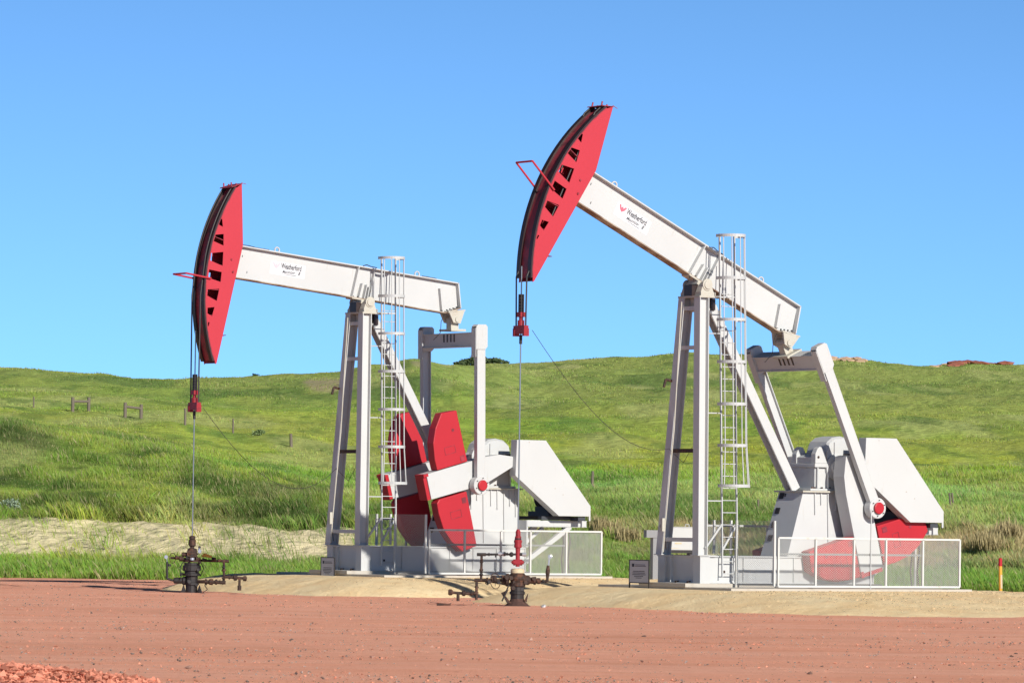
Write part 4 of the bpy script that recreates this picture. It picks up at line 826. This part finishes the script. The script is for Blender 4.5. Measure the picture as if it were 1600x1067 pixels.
def wellhead_right():
    w = l2w('R', -5.40, 0); K = .00275
    root = thing('wellhead', (w[0], w[1], 0), 0, 'rusty wellhead with bright red stuffing box below the right horse head', 'wellhead', 'wellheads on the pad')
    X = lambda a: (a - 765) * K; Z = lambda b: (850 - b) * K
    q = MB(); q.lathe((0, 0, Z(250)), (0, 0, 1), [(.05, 0), (.08, .01), (.08, .05), (.062, .06), (.062, .17), (.03, .23)], 14); q.lathe((0, 0, Z(335)), (0, 0, 1), [(.06, 0), (.096, .02), (.096, .06), (.09, .07), (.09, .13), (.1, .14), (.1, .19), (.06, .22), (.05, .24)], 16)
    q.lathe((0, 0, Z(500)), (0, 0, 1), [(.05, 0), (.055, .05), (.055, .3), (.06, .46)], 14); q.box(-.075, .075, -.07, .07, Z(480), Z(435))
    for s in (-1, 1): q.lathe((s * .05, 0, Z(462)), (s, 0, 0), [(.05, 0), (.075, .01), (.075, .06), (.045, .065), (.045, .1)], 12)
    q.build('stuffing_box', 'dull_red', root)
    q = MB(); q.tube((-.17, -.02, Z(459)), (.17, -.02, Z(459)), .012, 6); q.lathe((0, 0, Z(258)), (0, 0, 1), [(.085, 0), (.085, .03)], 12); q.build('bolt', 'black', root)
    q = MB(); q.lathe((0, 0, Z(556)), (0, 0, 1), [(.17, 0), (.17, .07), (.155, .08), (.155, .10), (.1, .11)], 20); q.build('tubing_flange', 'sandstone', root)
    q = MB()
    for i in range(8): a = i * PI / 4 + .2; q.tube((.13 * math.cos(a), .13 * math.sin(a), Z(525)), (.13 * math.cos(a), .13 * math.sin(a), Z(517)), .018, 6); q.cut()
    q.build('flange_nut', 'black', root)
    q = MB(); q.lathe((0, 0, Z(680)), (0, 0, 1), [(.17, 0), (.2, .02), (.2, .1), (.17, .12), (.2, .2), (.2, .30), (.16, .34)], 18)
    q.lathe((.15, 0, Z(618)), (1, 0, -.05), [(.12, 0), (.12, .12), (.08, .17), (.08, .24), (.10, .25), (.10, .3), (.05, .32)], 14); q.lathe((.46, 0, Z(625)), (1, 0, 0), [(.05, 0), (.075, .02), (.075, .09), (.04, .11)], 12); q.build('casing_head', 'rust', root)
    q = MB(); q.lathe((0, 0, -.02), (0, 0, 1), [(.19, 0), (.165, .1), (.165, .3), (.19, .31), (.19, .37), (.165, .38), (.165, .50)], 16); q.build('casing', 'black', root)
    q = MB(); q.path([(.5, 0, Z(626)), (X(1045), 0, Z(626))], .03, 10); q.lathe((X(1030), 0, Z(630)), (.05, 0, 1), [(.03, 0), (.035, .1), (.05, .20), (.055, .28), (.03, .40)], 12); q.build('relief_pipe', 'rust', root)
    q = MB(); q.tube((X(1040), 0, Z(490)), (X(1045), 0, Z(430)), .02, 8); q.lathe((X(1052), .03, Z(408)), (0, -1, 0), [(.045, 0), (.055, .02), (.055, .06), (.04, .065)], 14); q.cut(); q.lathe((X(590), 0, Z(388)), (1, 0, 0), [(.05, 0), (.05, .06), (.035, .07), (.035, .10), (.055, .11), (.055, .17)], 12); q.cut(); q.lathe((X(805), 0, Z(390)), (1, 0, 0), [(.05, 0), (.05, .1)], 10); q.build('gauge', 'chrome', root)
    q = MB(); q.path([(0, 0, Z(390)), (X(400), 0, Z(396))], .028, 10); q.lathe((X(690), 0, Z(392)), (1, 0, 0), [(.03, 0), (.06, .03), (.06, .07), (.03, .1)], 12); q.tube((X(400), 0, Z(396)), (X(480), 0, Z(396)), .042, 10); q.tube((0, 0, Z(390)), (X(835), 0, Z(390)), .04, 10); q.tube((X(570), 0, Z(394)), (X(568), 0, Z(420)), .02, 8); q.build('bleed_line', 'black', root)
    q = MB(); q.path([(X(443), 0, Z(396)), (X(441), 0, Z(615))], .033, 10); q.tube((X(441), 0, Z(545)), (X(441), 0, Z(525)), .05, 10); q.tube((X(380), 0, Z(625)), (X(500), 0, Z(625)), .045, 10); q.path([(X(402), 0, Z(625)), (X(400), -.05, Z(798))], .036, 10); q.tube((X(402), 0, Z(690)), (X(402), 0, Z(680)), .055, 10)
    q.path([(X(400), -.05, Z(742)), (X(300), -.1, Z(745)), (X(165), -.15, Z(735))], .036, 10); q.lathe((X(270), -.12, Z(742)), (1, 0, 0), [(.04, 0), (.07, .02), (.07, .08), (.04, .1)], 12); q.lathe((X(150), -.15, Z(735)), (1, 0, 0), [(.05, 0), (.075, .02), (.075, .08), (.04, .12)], 12); q.path([(X(238), -.13, Z(740)), (X(238), -.13, Z(812))], .04, 10); q.build('flow_line', 'rust', root)
    q = MB(); q.path([(X(490), 0, Z(625)), (X(690), 0, Z(622))], .04, 10); q.lathe((X(530), 0, Z(615)), (1, 0, 0), [(.05, 0), (.09, .02), (.09, .12), (.05, .14)], 14); q.lathe((X(620), 0, Z(620)), (1, 0, 0), [(.07, 0), (.12, .02), (.12, .1), (.16, .12), (.16, .2)], 14); q.build('gate_valve', 'rust', root)
    q = MB(); q.ring((X(568), -.15, Z(630)), (.75, -.65, .1), .19, .010, 20, 5)
    for a in (0, 1): q.bar((X(568) - .13 * (1 - a), -.15, Z(630) - .13 * a), (X(568) + .13 * (1 - a), -.15, Z(630) + .13 * a), .012, .012)
    q.tube((X(568), -.15, Z(630)), (X(575), 0, Z(620)), .018, 6); q.build('hand_wheel', 'rust', root)
    q = MB(); q.prism([(X(620), Z(735)), (X(690), Z(700)), (X(660), Z(760)), (X(715), Z(825)), (X(675), Z(825))], -.2, -.17); q.cut(); q.prism([(X(825), Z(800)), (X(865), Z(725)), (X(850), Z(815))], -.16, -.14); q.build('torn_plate', 'rust', root)
    q = MB(); q.lathe((0, 0, -.03), (0, 0, 1), [(.40, 0), (.30, .05), (.20, .14), (.15, .24), (.1, .28)], 14); q.build('soil_collar', 'dirt', root)
    fittings(root, [(X(a), Z(b), r_, l_, ax) for a, b, r_, l_, ax in ((640, 388, .05, .1, 'x'), (500, 394, .04, .09, 'x'), (443, 470, .045, .08, 'z'), (441, 580, .05, .08, 'z'), (402, 740, .045, .08, 'z'), (350, 744, .055, .09, 'x'), (480, 625, .06, .1, 'x'), (505, 640, .05, .12, 'y'), (590, 640, .05, .1, 'y'), (660, 600, .06, .12, 'y'), (700, 600, .06, .1, 'y'), (735, 640, .07, .1, 'y'), (790, 590, .06, .12, 'y'), (830, 640, .06, .1, 'y'), (900, 605, .05, .1, 'y'), (985, 626, .05, .09, 'x'), (740, 560, .04, .08, 'y'), (800, 700, .05, .1, 'y'), (720, 690, .06, .1, 'y'), (1030, 560, .045, .1, 'z'))], 9)
    q = MB(); q.path([(X(500), -.05, Z(600)), (X(480), -.12, Z(650)), (X(505), -.14, Z(665)), (X(470), -.1, Z(610))], .012, 5); q.cut(); q.path([(X(690), -.2, Z(660)), (X(650), -.24, Z(760)), (X(630), -.26, Z(806))], .02, 6); q.build('hose', 'black', root)
M['dirt'] = mat('oily_soil', (0.075, 0.04, 0.032), 0.95, grime=.5, gcol=(0.22, 0.11, 0.08), scale=8, bump=.6)
wellhead_right()
# ------------------------------------------------------------------ signs
def sign(sd, u, z, label, legs):
    # stands just ahead of the skid's front end
    x = -1.15; 
    p = PUMPS[sd]; d = None
    # choose local y so the sign stands on the photo's sight line through u
    best = None
    for y in np.arange(-1.5, 2.5, .01):
        w = l2w(sd, x, y); uu_ = 800 + F * w[0] / w[1]
        if best is None or abs(uu_ - u) < best[0]: best = (abs(uu_ - u), y, w)
    w = best[2]; hzf = HZR if sd == 'R' else HZL; zg = p['z'] - .04
    root = thing('sign', (w[0], w[1], zg), -0.967, label, 'sign', 'small notice signs beside the pump bases')
    W_, H_, zb = (.40, .55, .17) if sd == 'R' else (.33, .50, .02)
    q = MB(); q.box(-W_, W_, -.008, .008, zb, zb + H_); q.build('panel', 'signgrey', root)
    q = MB(); q.box(-W_ - .02, W_ + .02, -.015, .015, zb + H_, zb + H_ + .022); q.box(-W_ - .02, W_ + .02, -.015, .015, zb - .022, zb)
    for s in (-1, 1): q.box(s * W_ - .012 + s * .012, s * W_ + .012 + s * .012, -.015, .015, -.12, zb + H_)
    q.build('frame', 'black', root)
    q = MB(); k_ = W_ / .235; t = zb + H_
    q.box(-.18 * k_, -.12 * k_, -.011, -.0085, t - .16, t - .08)
    for i, (a, b) in enumerate(((-.10, .15), (-.10, .17))): q.box(a * k_, b * k_, -.011, -.0085, t - .115 - i * .035, t - .10 - i * .035)
    for i, wv in enumerate((.15, .16, .165, .12, .08)):
        zz_ = t - .27 - i * .042; x_ = -wv * k_
        random.seed(i + 3)
        while x_ < wv * k_ - .02: l = random.uniform(.02, .055); q.box(x_, min(x_ + l, wv * k_), -.011, -.0085, zz_ - .009, zz_ + .009); x_ += l + .01
    q.build('lettering', 'ink', root)
sign('R', 1003.5, 0, 'small grey notice on black legs beside the right pump base', True)
sign('L', 517.5, 0, 'small grey notice leaning at the left pump base corner', False)
# ------------------------------------------------------------------ things on the pad
# white equipment cabinet behind the right pump
root = thing('equipment_cabinet', (4.96, 140.0, 0.97), .12, 'white equipment cabinet seen between the right pump front legs', 'cabinet')
root.scale = (1.11, 1.11, 1.11)
q = MB(); q.box(-.34, .42, -.3, .3, .28, .88); q.box(-.36, .44, -.32, .32, .88, .90); q.build('housing', 'white', root, bevel=.01)
q = MB(); q.box(-.30, .40, -.28, .28, .20, .28); q.box(-.3, -.2, -.25, .25, -1.05, .2); q.box(.3, .4, -.25, .25, -1.05, .2); q.build('stand', 'black', root)
q = MB(); q.box(-.68, -.42, -.25, .25, -.9, .60); q.box(-.86, -.42, -.27, .27, .60, .80); q.build('side_box', 'rail_shade2', root)
q = MB(); q.box(-.12, .10, -.306, -.3005, .54, .58); q.box(-.10, .08, -.306, -.3005, .44, .48); q.box(-.3, .0, -.306, -.3005, .325, .335); q.build('warning_label', 'sandstone', root)
q = MB(); q.path([(.22, 0, .90), (.22, 0, .96), (.32, 0, .96), (.32, 0, .90)], .01, 5); q.build('handle', 'galv', root)
# marker pole, far right
pu, pY = 1568, 138.0; px = (pu - 800) * pY / F
root = thing('marker_post', (px, pY, -.05), 0, 'slim yellow pipeline marker post with red cap at the right edge', 'marker post')
q = MB(); q.tube((0, 0, 0), (-.02, 0, 1.0), .052, 12); q.build('pole', 'yellow', root); q = MB(); q.tube((-.02, 0, 1.0), (-.022, 0, 1.22), .054, 12); q.tube((-.022, 0, 1.22), (-.022, 0, 1.24), .054, 12, .03); q.build('cap', 'red', root)
q = MB(); q.bar((0.02, -.054, .35), (0.01, -.054, .75), .004, .05); q.build('decal', 'sandstone', root)
def pad_at(u, v, z=0.0):
    Y = (HC - z) * F / (v - HZ - ROLL * (u - 800)); return ((u - 800) * Y / F, Y, z)
def boulder(name, loc, s, m, label, cat, sq=(1, 1, .6), seed=0):
    bm = bmesh.new(); bmesh.ops.create_icosphere(bm, subdivisions=2, radius=1); rr = random.Random(seed)
    offs_ = [(Vector((rr.uniform(-1, 1), rr.uniform(-1, 1), rr.uniform(-1, 1))).normalized(), rr.uniform(.55, .95)) for _ in range(9)]
    for v in bm.verts:
        for d, k_ in offs_:
            t = v.co.dot(d)
            if t > k_: v.co -= d * (t - k_)
        v.co = Vector((v.co.x * s * sq[0], v.co.y * s * sq[1], v.co.z * s * sq[2]))
    me = bpy.data.meshes.new(name); bm.to_mesh(me); bm.free(); me.materials.append(M[m]); o = bpy.data.objects.new(name, me); COL.objects.link(o); o.location = loc; return tag(o, label, cat)
M['redrock'] = mat('red_rock', (0.30, 0.13, 0.09), .9, grime=.5, gcol=(.18, .09, .07), scale=6, bump=.5)
M['tanrock'] = mat('tan_rock', (0.50, 0.34, 0.22), .9, grime=.6, gcol=(.42, .18, .11), scale=.9, bump=.6, bscale=4)
M['capred'] = mat('baked_clay_rock', (0.30, 0.10, 0.065), .9, grime=.7, gcol=(.12, .06, .045), scale=1.2, bump=.8, bscale=4)
x, y, z = pad_at(1283, 944, .18); boulder('rock', (x, y, z + .02), .12, 'redrock', 'dark brown rock lying on the slope of the right gravel mound', 'rock', (1.1, .8, .6), 3)
x, y, z = pad_at(1152, 932, .3); boulder('rock', (x, y, z + .01), .055, 'redrock', 'small red stone near the top of the right gravel mound', 'rock', (1, 1, .8), 5)
x, y, z = pad_at(855, 949); boulder('rock', (x, y, .03), .07, 'galv', 'pale grey stone on the pad just right of the right wellhead', 'rock', (1.0, 1, .8), 8)
x, y, z = pad_at(699, 946); q = MB(); q.box(-.17, .17, -.05, .05, 0, .06); o = q.build('wood_block', 'rust', bevel=.006); o.location = (x, y, 0); tag(o, 'short brown timber block on the pad left of the right wellhead', 'wood block')
x, y, z = pad_at(928, 932, .14); boulder('rock', (x, y, z + .03), .075, 'concrete', 'pale pointed stone at the left toe of the right gravel mound', 'rock', (.7, .7, 1.2), 12)
# ------------------------------------------------------------------ hillside posts
def post(u, v, h, label, lean=0.0, r=.07):
    x, y, z = hit(u, v); q = MB(); q.tube((0, 0, -.2), (lean * h, 0, h), r, 8, r * .85)
    o = q.build('fence_post', 'wood'); o.location = (x, y, z); tag(o, label, 'fence post', 'old fence posts on the hillside')
post(54, 637, .75, 'thin fence post high on the hill left of both braces', 0, .05)
post(291, 664, 1.0, 'dark fence post just left of the left pump rod', 0, .08)
post(366, 677, .9, 'pale fence post right of the left pump rod', 0, .06)
post(457.5, 699, .8, 'short stout fence post midway to the left pump post', -.05, .10)
post(928, 764, .85, 'lone grey fence post between the two pump jacks', .03, .07)
post(1188, 800, .5, 'short dark post seen past the right pump ladder', 0, .05)
post(1489.5, 797, .72, 'left of two leaning dark posts right of the right belt guard', -.12, .045)
post(1494.5, 797, .72, 'right of two leaning dark posts right of the right belt guard', -.16, .045)
def brace(u0_, v0, u1_, v1, h, label):
    a = Vector(hit(u0_, v0)); b = Vector(hit(u1_, v1)); b.y = a.y + 1.0; b.x = (u1_ - 800) * b.y / F; b.z = float(terr(b.x, b.y)[0])
    root = thing('fence_brace', a, 0, label, 'fence brace', 'wooden H braces of the hill fence')
    d = b - a
    for o_ in (Vector((0, 0, 0)), d):
        q = MB(); q.tube(o_ + Vector((0, 0, -.3)), o_ + Vector((0, 0, h)), .11, 10); q.build('post', 'wood', root)
    q = MB(); q.tube(Vector((0, 0, h * .72)), d + Vector((0, 0, h * .72)), .085, 10); q.build('cross_rail', 'wood', root)
brace(115, 644, 140, 648, 0.95, 'left wooden H brace of the hill fence with thick posts')
brace(197, 652, 222, 656, 0.95, 'right wooden H brace of the hill fence nearer the left pump rod')
# ------------------------------------------------------------------ shrubs
M['juniper'] = attr_mat('shrub_leaves', .8, .15)
def shrub(x, y, z, w, h, col, label, cat='shrub', n=420, leaf=.10, group=None, name='shrub', sd_=0, blad=False):
    r = np.random.default_rng(sd_ + 5); root = thing(name, (x, y, z), 0, label, cat, group)
    nc = 9; cx = np.stack([r.uniform(-.6, .6, nc) * w / 2, r.uniform(-.6, .6, nc) * w / 2, r.uniform(.3, .8, nc) * h], 1); cr = r.uniform(.25, .45, nc)
    i = r.integers(0, nc, n); d = r.standard_normal((n, 3)); d /= np.linalg.norm(d, axis=1)[:, None]
    Pn = cx[i] + d * (cr[i] * r.random(n) ** .5)[:, None] * np.array([w, w, h * .8]); Pn[:, 2] = np.maximum(Pn[:, 2], .03)
    if blad: n_ = n
    t1 = r.standard_normal((n, 3)); t1 /= np.linalg.norm(t1, axis=1)[:, None]; t2 = np.cross(t1, r.standard_normal((n, 3))); t2 /= np.linalg.norm(t2, axis=1)[:, None]
    if blad: t1 = t1 * .45 + np.array([0, 0, 1.5]); t2 = t2 * .28
    l = leaf * (.6 + .8 * r.random((n, 1))); V = np.stack([Pn - t1 * l, Pn + t2 * l * .5, Pn + t1 * l, Pn - t2 * l * .5], 1)
    C = np.repeat((np.array(col) * (.6 + .8 * r.random((n, 1))))[:, None], 4, 1)
    o = np_mesh('foliage', V.reshape(-1, 3), (np.arange(n)[:, None] * 4 + np.arange(4)), np.clip(C.reshape(-1, 3), 0, 1), M['juniper']); o.parent = root
    q = MB()
    for k_ in range(5): c = cx[k_]; q.tube((0, 0, -.1), tuple(c), .03 + .01 * w, 6, .012)
    q.build('stem', 'wood', root); return root
JL = ['leftmost dark juniper bush on the skyline beside the knoll', 'low dark juniper second from the left on the skyline', 'dark juniper third from the left on the skyline', 'taller dark juniper left of centre in the skyline row', 'broad dark juniper in the centre of the skyline row', 'dark juniper right of centre in the skyline row', 'low dark juniper third from the right on the skyline', 'small dark juniper second from the right on the skyline', 'rightmost small dark juniper on the skyline row']
for i, (u, hgt, ww) in enumerate(((718, .5, .9), (725, .8, 1.2), (733, 1.0, 1.3), (741, 1.15, 1.4), (750, 1.0, 1.7), (759, .95, 1.3), (768, .8, 1.3), (777, .75, 1.2), (788, .45, .9))):
    xj, Yj, zj = crest(u); shrub(xj, Yj, zj - .12, ww, hgt * .85, (.10, .135, .06), JL[i], n=380, leaf=.13, group='junipers along the skyline', name='juniper_bush', sd_=i)
x, y, z = crest(400); shrub(x, y, z - .08, .5, .3, (.06, .09, .03), 'tiny dark bush on the skyline above the left rod', n=160, leaf=.08, sd_=20)
x, y, z = hit(407, 680); shrub(x, y, z - .1, .8, .42, (.24, .31, .13), 'round dull green bush between hillside posts right of the left rod', n=400, leaf=.09, sd_=21)
x, y, z = hit(22, 801); shrub(x, y, z, .65, .55, (.30, .38, .26), 'silvery sagebrush low on the bank near the left edge', n=420, leaf=.045, sd_=22, name='sagebrush')
x, y, z = hit(2, 803); shrub(x, y, z, .3, .5, (.30, .38, .26), 'silvery sagebrush cut off by the left edge', n=220, leaf=.045, sd_=23, name='sagebrush')
TW = [(1400, 835, 1.1, .7), (1545, 862, 1.4, .9), (1580, 850, 1.2, 1.0), (985, 842, 1.0, .5), (950, 832, 1.0, .6)]
for i, (u, v, a, b) in enumerate(TW):
    x, y, z = hit(u, v + 6); shrub(x, y, z, a, b, (.40, .33, .17), ['dry tan weeds behind the right guard fence', 'dry tan weeds left of the yellow marker', 'tall dry tan weeds right of the yellow marker', 'dry tan weeds on the bank left of the right pump post', 'dry tan weeds on the bank just right of the left guard fence'][i], 'weeds', n=1500, leaf=.10, group='dry weeds on the bank', name='dry_weeds', sd_=50 + i, blad=True)
# ------------------------------------------------------------------ rock outcrops on the right skyline
def outcrop(u0_, u1_, v, m, label, n, s, seed):
    rr = random.Random(seed); bm = bmesh.new(); o0 = None
    for k_ in range(n):
        u = u0_ + (u1_ - u0_) * (k_ + rr.random() * .6) / n; xk, Yk, zk = crest(u); Yk -= rr.uniform(2, 5); xk = (u - 800) * Yk / F; zk = float(terr(xk, Yk)[0]) + rr.uniform(0, .18)
        if o0 is None: o0 = Vector((xk, Yk, zk))
        g0 = bmesh.ops.create_icosphere(bm, subdivisions=1, radius=1)
        ax, az = s * rr.uniform(1.3, 2.0), s * rr.uniform(.35, .6)
        for vv in g0['verts']: j = rr.uniform(.8, 1.15); vv.co = Vector((vv.co.x * ax * j + xk - o0.x, vv.co.y * s * j + Yk - o0.y, vv.co.z * az * j + zk - o0.z))
    me = bpy.data.meshes.new('rock_outcrop'); bm.to_mesh(me); bm.free(); me.materials.append(M[m]); o = bpy.data.objects.new('rock_outcrop', me); COL.objects.link(o); o.location = o0; tag(o, label, 'rock outcrop')
outcrop(1487, 1572, 573, 'capred', 'dark red rock ledge on the far right skyline', 30, .62, 2)
outcrop(1294, 1352, 567, 'tanrock', 'pale tan rock ledge on the skyline behind the right pitman', 20, .38, 4)
outcrop(1455, 1490, 574, 'tanrock', 'small tan rock ledge left of the dark red ledge', 9, .25, 6)
